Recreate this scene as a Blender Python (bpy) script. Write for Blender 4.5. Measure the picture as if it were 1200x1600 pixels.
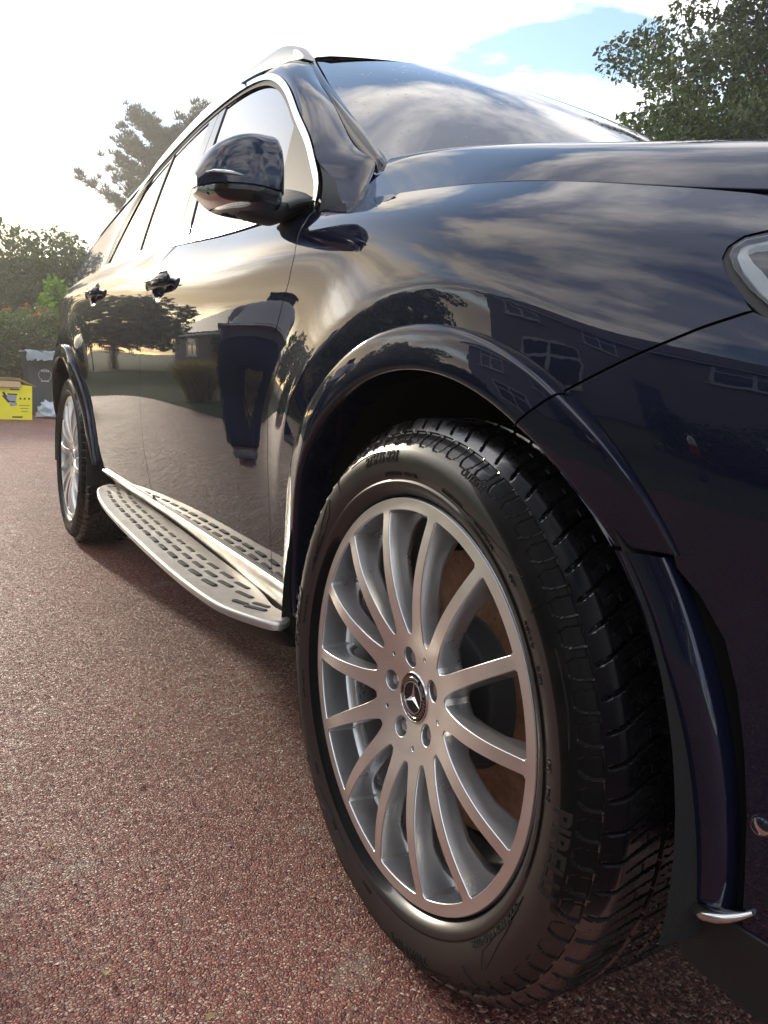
import bpy, math, random
import numpy as np
from mathutils import Vector, Matrix
from mathutils.geometry import delaunay_2d_cdt
R = math.radians
scene = bpy.context.scene
for o in list(bpy.data.objects): bpy.data.objects.remove(o, do_unlink=True)
COL = scene.collection

# ---------------------------------------------------------------- camera
CAM = (0.8887, -0.5609, 0.8128)
YAW, PITCH, ROLL, FPX = 2.6162, -0.1591, 0.0654, 1254.46
def make_camera():
    cy, sy, cp, sp = math.cos(YAW), math.sin(YAW), math.cos(PITCH), math.sin(PITCH)
    f = Vector((cy*cp, sy*cp, sp)); rt = Vector((sy, -cy, 0)); up = rt.cross(f)
    c, s = math.cos(ROLL), math.sin(ROLL)
    r2 = c*rt + s*up; u2 = -s*rt + c*up
    cd = bpy.data.cameras.new('camera'); co = bpy.data.objects.new('camera', cd); COL.objects.link(co)
    m = Matrix((r2, u2, -f)).transposed().to_4x4(); m.translation = CAM; co.matrix_world = m
    cd.sensor_fit = 'VERTICAL'; cd.sensor_height = 24; cd.lens = 24*FPX/1600
    cd.clip_start = 0.05; cd.clip_end = 2000
    scene.camera = co
make_camera()
scene.render.resolution_x, scene.render.resolution_y = 768, 1024

# ---------------------------------------------------------------- light
SUN_AZ, SUN_EL = R(-171), R(15)
SD = Vector((math.cos(SUN_AZ)*math.cos(SUN_EL), math.sin(SUN_AZ)*math.cos(SUN_EL), math.sin(SUN_EL)))
sl = bpy.data.lights.new('sun', 'SUN'); sl.energy = 1.7; sl.angle = R(3.5); sl.color = (1.0, .88, .70)
so = bpy.data.objects.new('sun', sl); COL.objects.link(so); so.rotation_euler = SD.to_track_quat('Z', 'Y').to_euler()
so.location = (-30, -8, 12)

class NT:
    """tiny node-graph helper"""
    def __init__(s, nt): s.nt = nt; s.nt.nodes.clear()
    def n(s, t, **k):
        x = s.nt.nodes.new(t)
        for a, b in k.items():
            if a.startswith('i_'): x.inputs[int(a[2:])].default_value = b
            else: setattr(x, a, b)
        return x
    def l(s, a, b): s.nt.links.new(a, b)
    def m(s, op, a, b=None, c=None, clamp=False):
        x = s.nt.nodes.new('ShaderNodeMath'); x.operation = op; x.use_clamp = clamp
        for i, v in enumerate((a, b, c)):
            if v is None: continue
            if isinstance(v, (int, float)): x.inputs[i].default_value = v
            else: s.l(v, x.inputs[i])
        return x.outputs[0]
    def v(s, op, a, b=None):
        x = s.nt.nodes.new('ShaderNodeVectorMath'); x.operation = op
        for i, q in enumerate((a, b)):
            if q is None: continue
            if isinstance(q, (tuple, list)): x.inputs[i].default_value = q
            elif isinstance(q, (int, float)): x.inputs['Scale'].default_value = q
            else: s.l(q, x.inputs[i])
        return x.outputs['Value'] if op in ('DOT_PRODUCT', 'LENGTH', 'DISTANCE') else x.outputs[0]
    def mix(s, f, a, b):
        x = s.nt.nodes.new('ShaderNodeMix'); x.data_type = 'RGBA'; x.clamp_factor = True
        for i, q in ((0, f), (6, a), (7, b)):
            if isinstance(q, (int, float)): x.inputs[i].default_value = q
            elif isinstance(q, (tuple, list)): x.inputs[i].default_value = tuple(q)+(1,)*(4-len(q))
            else: s.l(q, x.inputs[i])
        return x.outputs[2]
    def ramp(s, f, pts):
        x = s.nt.nodes.new('ShaderNodeValToRGB'); e = x.color_ramp.elements
        while len(e) < len(pts): e.new(.5)
        for q, (p, c) in zip(e, pts):
            q.position = p; q.color = (c, c, c, 1) if isinstance(c, (int, float)) else tuple(c)+(1,)
        s.l(f, x.inputs[0]); return x.outputs[0]

def make_world():
    w = bpy.data.worlds.new('World'); scene.world = w; w.use_nodes = True
    g = NT(w.node_tree)
    sky = g.n('ShaderNodeTexSky', sky_type='NISHITA', sun_disc=False, sun_elevation=SUN_EL,
              sun_rotation=math.pi/2 - SUN_AZ, air_density=1.0, dust_density=0.4, ozone_density=1.5)
    tc = g.n('ShaderNodeTexCoord').outputs['Generated']
    sep = g.n('ShaderNodeSeparateXYZ'); g.l(tc, sep.inputs[0])
    z = g.m('MAXIMUM', sep.outputs[2], 0.0)
    k = g.m('DIVIDE', 1.0, g.m('ADD', z, 0.16))
    cmb = g.n('ShaderNodeCombineXYZ')
    g.l(g.m('MULTIPLY', sep.outputs[0], k), cmb.inputs[0]); g.l(g.m('MULTIPLY', sep.outputs[1], k), cmb.inputs[1])
    p = g.v('ADD', cmb.outputs[0], (3.1, 0.7, 0))
    n1 = g.n('ShaderNodeTexNoise', noise_dimensions='3D'); g.l(p, n1.inputs['Vector'])
    n1.inputs['Scale'].default_value = 1.35; n1.inputs['Detail'].default_value = 8; n1.inputs['Roughness'].default_value = .55
    n1.inputs['Distortion'].default_value = .35
    n2 = g.n('ShaderNodeTexNoise', noise_dimensions='3D'); g.l(g.v('ADD', p, (7.7, 2.2, 1)), n2.inputs['Vector'])
    n2.inputs['Scale'].default_value = 2.6; n2.inputs['Detail'].default_value = 6; n2.inputs['Roughness'].default_value = .6
    cov = g.ramp(n1.outputs[0], [(0.0, 0), (.42, 0), (.50, .8), (.60, 1)])
    gapd = (math.cos(R(-178))*math.cos(R(33)), math.sin(R(-178))*math.cos(R(33)), math.sin(R(33)))   # a clear gap in the cloud above the sun
    gapf = g.ramp(g.m('ADD', g.v('DOT_PRODUCT', tc, gapd), g.m('MULTIPLY', g.m('SUBTRACT', n2.outputs[0], .5), .12)), [(0, 1), (.955, 1), (.985, .0)])
    cov = g.m('MULTIPLY', cov, gapf)
    dens = g.ramp(g.m('ADD', n2.outputs[0], g.m('MULTIPLY', g.m('SUBTRACT', 1.0, g.m('MULTIPLY', z, 3.2, clamp=True)), .10)), [(0, 0), (.40, 0), (.60, 1)])
    d = g.m('MAXIMUM', g.v('DOT_PRODUCT', tc, tuple(SD)), 0.0)
    glow = g.m('POWER', d, 170.0); wide = g.m('POWER', d, 5.0)
    # sun-lit cloud: bright silver toward the sun, grey-blue bellies away from it
    lit = g.mix(wide, (8.8, 8.5, 8.3, 1), (8.5, 6.8, 4.3, 1))
    bel = g.mix(wide, (3.1, 3.3, 4.0, 1), (1.55, 1.6, 1.75, 1))
    cl = g.mix(dens, lit, bel)
    hot = g.mix(g.m('MULTIPLY', glow, .8, clamp=True), cl, (20.0, 16.5, 10.5, 1))
    col = g.mix(cov, sky.outputs[0], hot)
    # low cloud bank drifting above the tree line
    n3 = g.n('ShaderNodeTexNoise', noise_dimensions='3D'); g.l(g.v('MULTIPLY', g.v('ADD', tc, (.9, .31, .2)), (1, 1, 2.6)), n3.inputs['Vector'])
    n3.inputs['Scale'].default_value = 4.2; n3.inputs['Detail'].default_value = 6; n3.inputs['Roughness'].default_value = .5
    band = g.ramp(sep.outputs[2], [(0, .7), (.05, 1), (.20, 1), (.30, 0)])
    bank = g.m('MULTIPLY', g.ramp(n3.outputs[0], [(.47, 0), (.56, 1)]), band)
    col = g.mix(g.m('MULTIPLY', bank, .85), col, g.mix(wide, (1.6, 1.8, 2.3, 1), (3.0, 2.45, 1.75, 1)))
    add = g.n('ShaderNodeMix', data_type='RGBA', blend_type='ADD'); add.inputs[0].default_value = 1
    g.l(col, add.inputs[6]); g.l(g.mix(glow, (0, 0, 0, 1), (7.0, 5.8, 3.6, 1)), add.inputs[7])
    horiz = g.m('MULTIPLY', g.m('POWER', d, 9.0), g.ramp(sep.outputs[2], [(0, 1), (.08, .9), (.24, 0)]))
    ad2 = g.n('ShaderNodeMix', data_type='RGBA', blend_type='ADD'); ad2.inputs[0].default_value = 1
    g.l(add.outputs[2], ad2.inputs[6]); g.l(g.mix(horiz, (0, 0, 0, 1), (7.0, 4.6, 1.7, 1)), ad2.inputs[7]); add = ad2
    bg = g.n('ShaderNodeBackground'); bg.inputs[1].default_value = 0.15; g.l(add.outputs[2], bg.inputs[0])
    out = g.n('ShaderNodeOutputWorld'); g.l(bg.outputs[0], out.inputs[0])
make_world()
scene.view_settings.view_transform = 'Standard'; scene.view_settings.look = 'None'
scene.view_settings.exposure = 1.1; scene.view_settings.gamma = 1
scene.render.engine = 'CYCLES'

# ---------------------------------------------------------------- object helpers
def link(name, me, parent=None, mats=()):
    o = bpy.data.objects.new(name, me); COL.objects.link(o)
    for m in (mats if isinstance(mats, (list, tuple)) else [mats]):
        if m is not None: me.materials.append(m)
    if parent is not None: o.parent = parent
    return o
def tag(o, label=None, cat=None, group=None, kind=None):
    if label: o['label'] = label
    if cat: o['category'] = cat
    if group: o['group'] = group
    if kind: o['kind'] = kind
    return o
def empty(name, loc=(0, 0, 0), parent=None, rz=0):
    o = bpy.data.objects.new(name, None); COL.objects.link(o); o.location = loc; o.rotation_euler = (0, 0, rz)
    o.empty_display_size = .1
    if parent is not None: o.parent = parent
    return o
def fast_mesh(name, V, F, smooth=True, mi=None):
    """V (N,3) array; F list of arrays of faces (each (M,k)) or one array"""
    if not isinstance(F, list): F = [F]
    F = [np.asarray(f, np.int32) for f in F if len(f)]
    me = bpy.data.meshes.new(name)
    V = np.asarray(V, np.float32); me.vertices.add(len(V)); me.vertices.foreach_set('co', V.ravel())
    idx = np.concatenate([f.ravel() for f in F]); cnt = np.concatenate([np.full(len(f), f.shape[1]) for f in F])
    me.loops.add(len(idx)); me.loops.foreach_set('vertex_index', idx)
    me.polygons.add(len(cnt)); me.polygons.foreach_set('loop_start', np.concatenate([[0], np.cumsum(cnt)[:-1]]).astype(np.int32))
    try: me.polygons.foreach_set('loop_total', cnt.astype(np.int32))
    except Exception: pass
    me.polygons.foreach_set('use_smooth', np.full(len(cnt), smooth))
    if mi is not None: me.polygons.foreach_set('material_index', np.asarray(mi, np.int32))
    me.update(calc_edges=True); me.validate()
    return me
class MB:
    """mesh builder collecting simple shapes"""
    def __init__(s): s.V = []; s.F = []; s.n = 0; s.M = []; s.cur = 0
    def add(s, V, F, M=None):
        V = np.asarray(V, float); s.V.append(V)
        for i, f in enumerate(F): s.F.append([int(a)+s.n for a in f]); s.M.append(s.cur if M is None else M[i])
        s.n += len(V)
    def box(s, c, d, rz=0, bev=0.0, rx=0, ry=0):
        x, y, z = [v/2 for v in d]; b = min(bev, x*.9, y*.9, z*.9)
        if b <= 0:
            V = [(i*x, j*y, k*z) for i in (-1, 1) for j in (-1, 1) for k in (-1, 1)]
            F = [(0, 1, 3, 2), (4, 6, 7, 5), (0, 4, 5, 1), (2, 3, 7, 6), (0, 2, 6, 4), (1, 5, 7, 3)]
        else:
            V = []; F = []
            zz = [(-z, b), (-z+b, 0), (z-b, 0), (z, b)]
            for (h, i) in zz:
                X, Y = x-i, y-i
                V += [(-X+b*(i == 0), -Y, h), (X-b*(i == 0), -Y, h), (X, -Y+b*(i == 0), h), (X, Y-b*(i == 0), h), (X-b*(i == 0), Y, h), (-X+b*(i == 0), Y, h), (-X, Y-b*(i == 0), h), (-X, -Y+b*(i == 0), h)]
            for r in range(3):
                for k in range(8): a = r*8+k; c2 = r*8+(k+1) % 8; F.append((a, c2, c2+8, a+8))
            F.append(tuple(range(7, -1, -1))); F.append(tuple(range(24, 32)))
        V = np.array(V, float)
        m = np.array((Matrix.Rotation(rz, 3, 'Z') @ Matrix.Rotation(ry, 3, 'Y') @ Matrix.Rotation(rx, 3, 'X')))
        s.add(V @ m.T + np.array(c), F)
    def tube(s, pts, rad, seg=8, cap=True, flat=None):
        pts = np.asarray(pts, float); n = len(pts)
        rad = np.full(n, rad) if np.isscalar(rad) else np.asarray(rad, float)
        T = np.gradient(pts, axis=0); T /= np.linalg.norm(T, axis=1)[:, None]+1e-9
        up = np.array([0, 0, 1.]) if abs(T[0][2]) < .9 else np.array([1., 0, 0])
        V = []
        a = np.linspace(0, 2*np.pi, seg, endpoint=False)
        for i in range(n):
            A = np.cross(T[i], up); A /= np.linalg.norm(A)+1e-9; B = np.cross(A, T[i]); up = B
            V.append(pts[i]+rad[i]*(np.cos(a)[:, None]*A+np.sin(a)[:, None]*B*(flat or 1)))
        F = [(i*seg+j, i*seg+(j+1) % seg, (i+1)*seg+(j+1) % seg, (i+1)*seg+j) for i in range(n-1) for j in range(seg)]
        if cap: F += [tuple(range(seg-1, -1, -1)), tuple((n-1)*seg+j for j in range(seg))]
        s.add(np.concatenate(V), F)
    def lathe(s, prof, seg=48, axis='Y', c=(0, 0, 0), a0=0, a1=2*math.pi):
        """prof: (r, h) pairs, revolved about axis"""
        full = abs(a1-a0-2*math.pi) < 1e-6; na = seg if full else seg+1
        a = np.linspace(a0, a1, seg, endpoint=False) if full else np.linspace(a0, a1, na)
        P = np.asarray(prof, float); V = []
        for r, h in P:
            x, z = r*np.cos(a), r*np.sin(a)
            V.append(np.stack([x, np.full(na, h), z], 1) if axis == 'Y' else np.stack([x, z, np.full(na, h)], 1) if axis == 'Z' else np.stack([np.full(na, h), x, z], 1))
        F = []
        for i in range(len(P)-1):
            for j in range(na if full else na-1):
                k = (j+1) % na; F.append((i*na+j, i*na+k, (i+1)*na+k, (i+1)*na+j))
        s.add(np.concatenate(V)+np.array(c), F)
    def grid(s, G):
        """G (m,n,3)"""
        m, n = G.shape[:2]; F = [(i*n+j, i*n+j+1, (i+1)*n+j+1, (i+1)*n+j) for i in range(m-1) for j in range(n-1)]
        s.add(G.reshape(-1, 3), F)
    def build(s, name, mats, parent=None, smooth=True, sharp=None, loc=None):
        me = bpy.data.meshes.new(name); me.from_pydata(np.concatenate(s.V).tolist(), [], s.F)
        me.polygons.foreach_set('use_smooth', [smooth]*len(s.F)); me.polygons.foreach_set('material_index', s.M)
        me.update()
        if sharp is not None and smooth: me.set_sharp_from_angle(angle=R(sharp))
        o = link(name, me, parent, mats)
        if loc: o.location = loc
        return o
def text_mesh(txt, size=1.0, extrude=0, bold=0, cuts=0):
    cu = bpy.data.curves.new('t', 'FONT'); cu.body = txt; cu.size = size; cu.extrude = extrude; cu.offset = bold
    cu.resolution_u = 3
    o = bpy.data.objects.new('t', cu); COL.objects.link(o)
    bpy.context.view_layer.update()
    dg = bpy.context.evaluated_depsgraph_get(); me = o.evaluated_get(dg).to_mesh()
    if cuts:
        import bmesh
        bm = bmesh.new(); bm.from_mesh(me); bmesh.ops.triangulate(bm, faces=bm.faces[:])
        for _ in range(6):
            le = [e for e in bm.edges if e.calc_length() > cuts]
            if not le: break
            bmesh.ops.subdivide_edges(bm, edges=le, cuts=1); bmesh.ops.triangulate(bm, faces=bm.faces[:])
        m2 = bpy.data.meshes.new('t2'); bm.to_mesh(m2); bm.free(); src = m2
    else: src = me
    V = np.array([v.co[:] for v in src.vertices]).reshape(-1, 3); F = [tuple(p.vertices) for p in src.polygons]
    o.evaluated_get(dg).to_mesh_clear(); bpy.data.objects.remove(o); bpy.data.curves.remove(cu)
    return V, F
# ---------------------------------------------------------------- body surface (measured)
class Card:
    """natural cubic cardinal basis on knots k"""
    def __init__(s,k):
        s.k=np.array(k,float);n=len(k);h=np.diff(s.k)
        A=np.zeros((n,n));A[0,0]=A[-1,-1]=1;D=np.zeros((n,n))
        for i in range(1,n-1):
            A[i,i-1]=h[i-1];A[i,i]=2*(h[i-1]+h[i]);A[i,i+1]=h[i]
            D[i,i-1]=6/h[i-1];D[i,i]=-6/h[i-1]-6/h[i];D[i,i+1]=6/h[i]
        s.M=np.linalg.solve(A,D)
    def B(s,x):
        x=np.atleast_1d(np.asarray(x,float));k=s.k;n=len(k)
        xc=np.clip(x,k[0],k[-1]);i=np.clip(np.searchsorted(k,xc)-1,0,n-2)
        h=k[i+1]-k[i];a=(k[i+1]-xc)/h;b=(xc-k[i])/h
        W=np.zeros((len(x),n));r=np.arange(len(x))
        W[r,i]+=a;W[r,i+1]+=b
        W+=((a**3-a)*h*h/6)[:,None]*s.M[i]+((b**3-b)*h*h/6)[:,None]*s.M[i+1]
        # linear extrapolation
        for side,m in ((0,x<k[0]),(1,x>k[-1])):
            if m.any():
                j=0 if side==0 else n-1;e=1e-4*(1 if side==0 else -1)
                w0=s.B(np.array([k[j]]))[0];w1=s.B(np.array([k[j]+e]))[0]
                W[m]=w0+(w1-w0)/e*(x[m]-k[j])[:,None]
        return W
def spl(xs,ys):
    c=Card(xs);Y=np.array(ys,float)
    return lambda x: c.B(x)@Y
YC=0.95           # car centre plane
# plan curve: straight back of U0, wraps round the nose to the centre line
U0=0.28
_u=np.linspace(U0,2.2,1500)
_th=np.interp(_u-U0,[0,.15,.30,.46,.62,.80,1.9],np.radians([0,6,15,34,58,76,89]))
_k=np.ones(41)/41;_th=np.convolve(np.pad(_th,20,mode='edge'),_k,'valid')
_cx=U0+np.concatenate([[0],np.cumsum(np.cos(_th[:-1])*np.diff(_u))]);_cy=np.concatenate([[0],np.cumsum(np.sin(_th[:-1])*np.diff(_u))])
# rear: wraps too
R0=-3.25
_v=np.linspace(0,1.6,900)
_tr=np.interp(_v,[0,.25,.5,.75,1.6],np.radians([2,10,30,75,88]))
_rx=R0-np.concatenate([[0],np.cumsum(np.cos(_tr[:-1])*np.diff(_v))]);_ry=np.concatenate([[0],np.cumsum(np.sin(_tr[:-1])*np.diff(_v))])
def plan(u):
    u=np.asarray(u,float);X=u.copy();Y=np.zeros_like(u);T=np.zeros_like(u)
    m=u>U0;X[m]=np.interp(u[m],_u,_cx);Y[m]=np.interp(u[m],_u,_cy);T[m]=np.interp(u[m],_u,_th)
    m=u<R0;v=R0-u[m];X[m]=np.interp(v,_v,_rx);Y[m]=np.interp(v,_v,_ry);T[m]=-np.interp(v,_v,_tr)
    return X,Y,T
UK=[-4.4,-3.6,-3.0,-2.3,-1.55,-1.0,-.5,-.2,.05,.30,.55,.9]
ZB=[1.13,1.19,1.195,1.183,1.163,1.133,1.122,1.107,1.078,1.030,.985,.93]
YB=[.16,.105,.085,.078,.075,.075,.084,.110,.125,.145,.17,.19]   # top row offset
ROWS=[ # z (const) or offset from top; y at UK
 ('c',.28,[.08,.07,.07,.07,.075,.075,.07,.07,.07,.06,.06,.06]),
 ('c',.40,[.05,.045,.045,.048,.052,.052,.048,.045,.045,.04,.04,.035]),
 ('c',.52,[.035,.030,.030,.036,.042,.042,.040,.036,.034,.032,.03,.02]),
 ('c',.66,[.03,.020,.018,.024,.026,.026,.028,.026,.024,.024,.02,.01]),
 ('f',.40,[.03,.014,.010,.014,.013,.014,.018,.019,.018,.018,.015,.005]),
 ('f',.76,[.035,.014,.008,.009,.010,.011,.015,.016,.018,.020,.018,.01]),
 ('o',-.12,[.05,.022,.014,.014,.015,.016,.016,.016,.021,.030,.034,.03]),
 ('o',-.055,[.09,.048,.034,.033,.034,.034,.031,.036,.050,.068,.083,.09]),
 ('o',0,YB)]
VK=[0,1,2,3,4,5,6,7,8]
_zb=np.array(ZB)
ZT=np.array([[r[1]]*len(UK) if r[0]=='c' else list(.66+(_zb-.78)*r[1]) if r[0]=='f' else list(_zb+r[1]) for r in ROWS]);YT=np.array([r[2] for r in ROWS])
_cu=Card(UK);_cv=Card(VK)
def sm(x): x=np.clip(x,0,1);return x*x*x*(x*(6*x-15)+10)
def softp(x,w): return w*np.logaddexp(0,x/w)
def bulge(x,z,cx,top=1.0):
    r=np.hypot(x-cx,z-.385);a=np.degrees(np.arctan2(z-.385,x-cx))
    win=sm((a-22)/60)*(1-sm((a-128)/48)) if cx==0 else sm((a-25)/40)*(1-sm((a-150)/25))
    r0=.556+.034*sm((a-95)/60)+.016*(1-sm((a-40)/40)) if cx==0 else .562
    e=(softp(r-r0,.005+.010*(1-sm((a-35)/40)))-softp(r-r0-.095,.03))/.095
    return -.020*win*(1-np.clip(e,0,1))
def off(u,z):
    u=np.asarray(u,float);z=np.asarray(z,float)
    Bu=_cu.B(u);Z=Bu@ZT.T;Y=Bu@YT.T
    # initial v by linear interp, Newton
    v=np.array([np.interp(zz,Zr,VK) for zz,Zr in zip(z,Z)])
    lo=z<Z[:,0];hi=z>Z[:,-1]
    v=np.where(lo,(z-Z[:,0])/(Z[:,1]-Z[:,0]),v);v=np.where(hi,8+(z-Z[:,-1])/(Z[:,-1]-Z[:,-2]),v)
    for _ in range(4):
        b=_cv.B(v);b2=_cv.B(v+1e-4);f=(b*Z).sum(1);d=((b2-b)*Z).sum(1)/1e-4
        v=v-np.clip((f-z)/np.maximum(d,.01),-.5,.5)
    return (_cv.B(v)*Y).sum(1)
def side(u,z):
    u=np.asarray(u,float);z=np.asarray(z,float);s=off(u,z)+bulge(u,z,0)+bulge(u,z,-2.995)
    X,Y,T=plan(u)
    return np.stack([X-np.sin(T)*s,Y+np.cos(T)*s,z],-1)
zbf=spl(UK,ZB)
# glasshouse side (y as a height field over x,z)
def gside(x,z):
    x=np.asarray(x,float);z=np.asarray(z,float);h=z-1.13
    y=.078+.27*h+.16*h*h+.055*np.clip((-2.1-x)/1.4,0,3)**2*(.3+h)+.03*np.clip((x+.9)/.4,0,2)**2*(.0+h)
    return np.stack([x,y,z],-1)
# bonnet
HX=[-.75,-.5,-.25,0,.3,.6,.85]
gx=lambda x: np.interp(x,[-1,1],[0,0])
GY=[.10,.115,.118,.122,.145,.20,.30];GZ=[1.135,1.130,1.112,1.085,1.030,.975,.90]
HD=[0,.035,.09,.20,.45,.80]
HZ=[[0,.040,.098,.140,.165,.172],[0,.038,.092,.128,.150,.158],[0,.034,.078,.108,.128,.135],[0,.030,.062,.086,.106,.115],[0,.030,.062,.088,.108,.118],[0,.027,.058,.082,.102,.112],[0,.02,.04,.06,.08,.09]]
_ch=Card(HX);_cd=Card(HD);_HZ=np.array(HZ)
gapy=spl(HX,GY);gapz=spl(HX,GZ)
def hoodz(x,y):
    x=np.asarray(x,float);y=np.asarray(y,float);yy=np.where(y>YC,2*YC-y,y)
    d=(yy-gapy(x))*(.8/(YC-gapy(x)))
    # keep symmetric smoothness at centre
    d=np.minimum(d,.8)
    w=_ch.B(x)@_HZ
    return gapz(x)+(_cd.B(d)*w).sum(1)
def hood(x,y): return np.stack([x,y,hoodz(x,y)],-1)
# ---------------------------------------------------------------- materials
def bsdf(name, base=(.5, .5, .5), rough=.5, metal=0, coat=0, coatr=.03, spec=.5, **kw):
    m = bpy.data.materials.new(name); m.use_nodes = True; g = NT(m.node_tree)
    b = g.n('ShaderNodeBsdfPrincipled'); o = g.n('ShaderNodeOutputMaterial'); g.l(b.outputs[0], o.inputs[0])
    b.inputs['Base Color'].default_value = tuple(base)+(1,); b.inputs['Roughness'].default_value = rough
    b.inputs['Metallic'].default_value = metal; b.inputs['Coat Weight'].default_value = coat
    b.inputs['Coat Roughness'].default_value = coatr; b.inputs['Specular IOR Level'].default_value = spec
    for k, v in kw.items(): b.inputs[k.replace('_', ' ')].default_value = v
    return m, g, b
def obj_co(g): return g.n('ShaderNodeTexCoord').outputs['Object']
def noise(g, vec, scale, detail=4, rough=.5, dim='3D'):
    n = g.n('ShaderNodeTexNoise', noise_dimensions=dim); g.l(vec, n.inputs['Vector'])
    n.inputs['Scale'].default_value = scale; n.inputs['Detail'].default_value = detail; n.inputs['Roughness'].default_value = rough
    return n
def bump(g, b, h, dist, strength=1.0, inp='Normal', prev=None):
    x = g.n('ShaderNodeBump'); x.inputs['Distance'].default_value = dist; x.inputs['Strength'].default_value = strength
    g.l(h, x.inputs['Height'])
    if prev is not None: g.l(prev, x.inputs['Normal'])
    g.l(x.outputs[0], b.inputs[inp]); return x.outputs[0]
M = {}
def gloss_over(name, diff, rough=.01, ior=1.5, k=1.0, bias=0.0, flake=None, frough=.35):
    """clear lacquer over a dull base: one mirror lobe weighted by Fresnel, no second broad lobe"""
    m = bpy.data.materials.new(name); m.use_nodes = True; g = NT(m.node_tree)
    d = g.n('ShaderNodeBsdfDiffuse'); d.inputs[0].default_value = tuple(diff)+(1,); base = d
    if flake:
        f = g.n('ShaderNodeBsdfGlossy'); f.inputs[0].default_value = tuple(flake)+(1,); f.inputs['Roughness'].default_value = frough
        ad = g.n('ShaderNodeAddShader'); g.l(d.outputs[0], ad.inputs[0]); g.l(f.outputs[0], ad.inputs[1]); base = ad
    gl = g.n('ShaderNodeBsdfGlossy'); gl.inputs['Roughness'].default_value = rough
    fr = g.n('ShaderNodeFresnel'); fr.inputs[0].default_value = ior
    mx = g.n('ShaderNodeMixShader'); g.l(g.m('MULTIPLY_ADD', fr.outputs[0], k, bias, True), mx.inputs[0]); g.l(base.outputs[0], mx.inputs[1]); g.l(gl.outputs[0], mx.inputs[2])
    o = g.n('ShaderNodeOutputMaterial'); g.l(mx.outputs[0], o.inputs[0]); return m, g, d, gl, fr
def m_paint():
    m, g, d, gl, fr = gloss_over('blue_car_paint', (.002, .004, .014), .008, 1.6, 1.0, 0, (.0015, .0025, .006), .30)
    co = obj_co(g); f = noise(g, co, 2600, 1, .5)
    g.l(g.ramp(f.outputs[0], [(.5, (.0046, .0055, .0140)), (.75, (.009, .013, .034))]), d.inputs[0])
    dd = noise(g, co, 9, 5, .6); g.l(g.ramp(dd.outputs[0], [(.4, .006), (.8, .020)]), gl.inputs['Roughness'])
    pe = noise(g, co, 55, 2, .5); x = g.n('ShaderNodeBump'); x.inputs['Distance'].default_value = .00004; g.l(pe.outputs[0], x.inputs['Height']); g.l(x.outputs[0], gl.inputs['Normal'])
    M['paint'] = m
m_paint()
M['black_gloss'] = gloss_over('gloss_black_trim', (.006, .006, .007), .02)[0]
def m_plastic(name, base, rough, sc=900, dist=.0002):
    m, g, b = bsdf(name, base, rough); co = obj_co(g)
    n = noise(g, co, sc, 2); bump(g, b, n.outputs[0], dist)
    n2 = noise(g, co, 7, 4); g.l(g.mix(n2.outputs[0], tuple(c*.7 for c in base), tuple(c*1.5 for c in base)), b.inputs['Base Color'])
    return m
M['plastic'] = m_plastic('grained_black_plastic', (.009, .009, .010), .6)
M['felt'] = m_plastic('wheel_arch_felt', (.005, .005, .005), .95, 400, .001)
M['dark'] = bsdf('underbody_black', (.006, .006, .006), .9, spec=.1)[0]
M['chrome'] = bsdf('satin_chrome', (.66, .655, .63), .16, 1)[0]
M['alu_trim'] = bsdf('polished_aluminium', (.42, .41, .385), .36, 1)[0]
def m_glass():
    for k, tint, ior in (('glass', (.10, .11, .115), 1.5), ('screen', (.16, .18, .19), 1.55)):
        m = bpy.data.materials.new('car_'+k); m.use_nodes = True; g = NT(m.node_tree)
        t = g.n('ShaderNodeBsdfTransparent'); t.inputs[0].default_value = tint+(1,)
        gl = g.n('ShaderNodeBsdfGlossy'); gl.inputs['Roughness'].default_value = .006
        co = obj_co(g); sp = noise(g, co, 60, 4, .7); g.l(g.ramp(sp.outputs[0], [(.5, .004), (.8, .06)]), gl.inputs['Roughness'])
        fr = g.n('ShaderNodeFresnel'); fr.inputs[0].default_value = ior
        if k == 'screen':   # dried rain spots and a few droplets
            vo = g.n('ShaderNodeTexVoronoi'); g.l(co, vo.inputs['Vector']); vo.inputs['Scale'].default_value = 55
            sc_ = g.n('ShaderNodeSeparateColor'); g.l(vo.outputs['Color'], sc_.inputs[0])
            h_ = g.m('MULTIPLY', g.ramp(vo.outputs['Distance'], [(.0, 1), (.10, .9), (.17, 0)]), g.ramp(sc_.outputs[0], [(.62, 0), (.64, 1)]))
            bu = g.n('ShaderNodeBump'); bu.inputs['Distance'].default_value = .0016; g.l(h_, bu.inputs['Height']); g.l(bu.outputs[0], gl.inputs['Normal'])
        fac = g.m('MULTIPLY_ADD', fr.outputs[0], 1.5, .03, True)
        mx = g.n('ShaderNodeMixShader'); g.l(fac, mx.inputs[0]); g.l(t.outputs[0], mx.inputs[1]); g.l(gl.outputs[0], mx.inputs[2])
        o = g.n('ShaderNodeOutputMaterial'); g.l(mx.outputs[0], o.inputs[0]); M[k] = m
m_glass()
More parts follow.
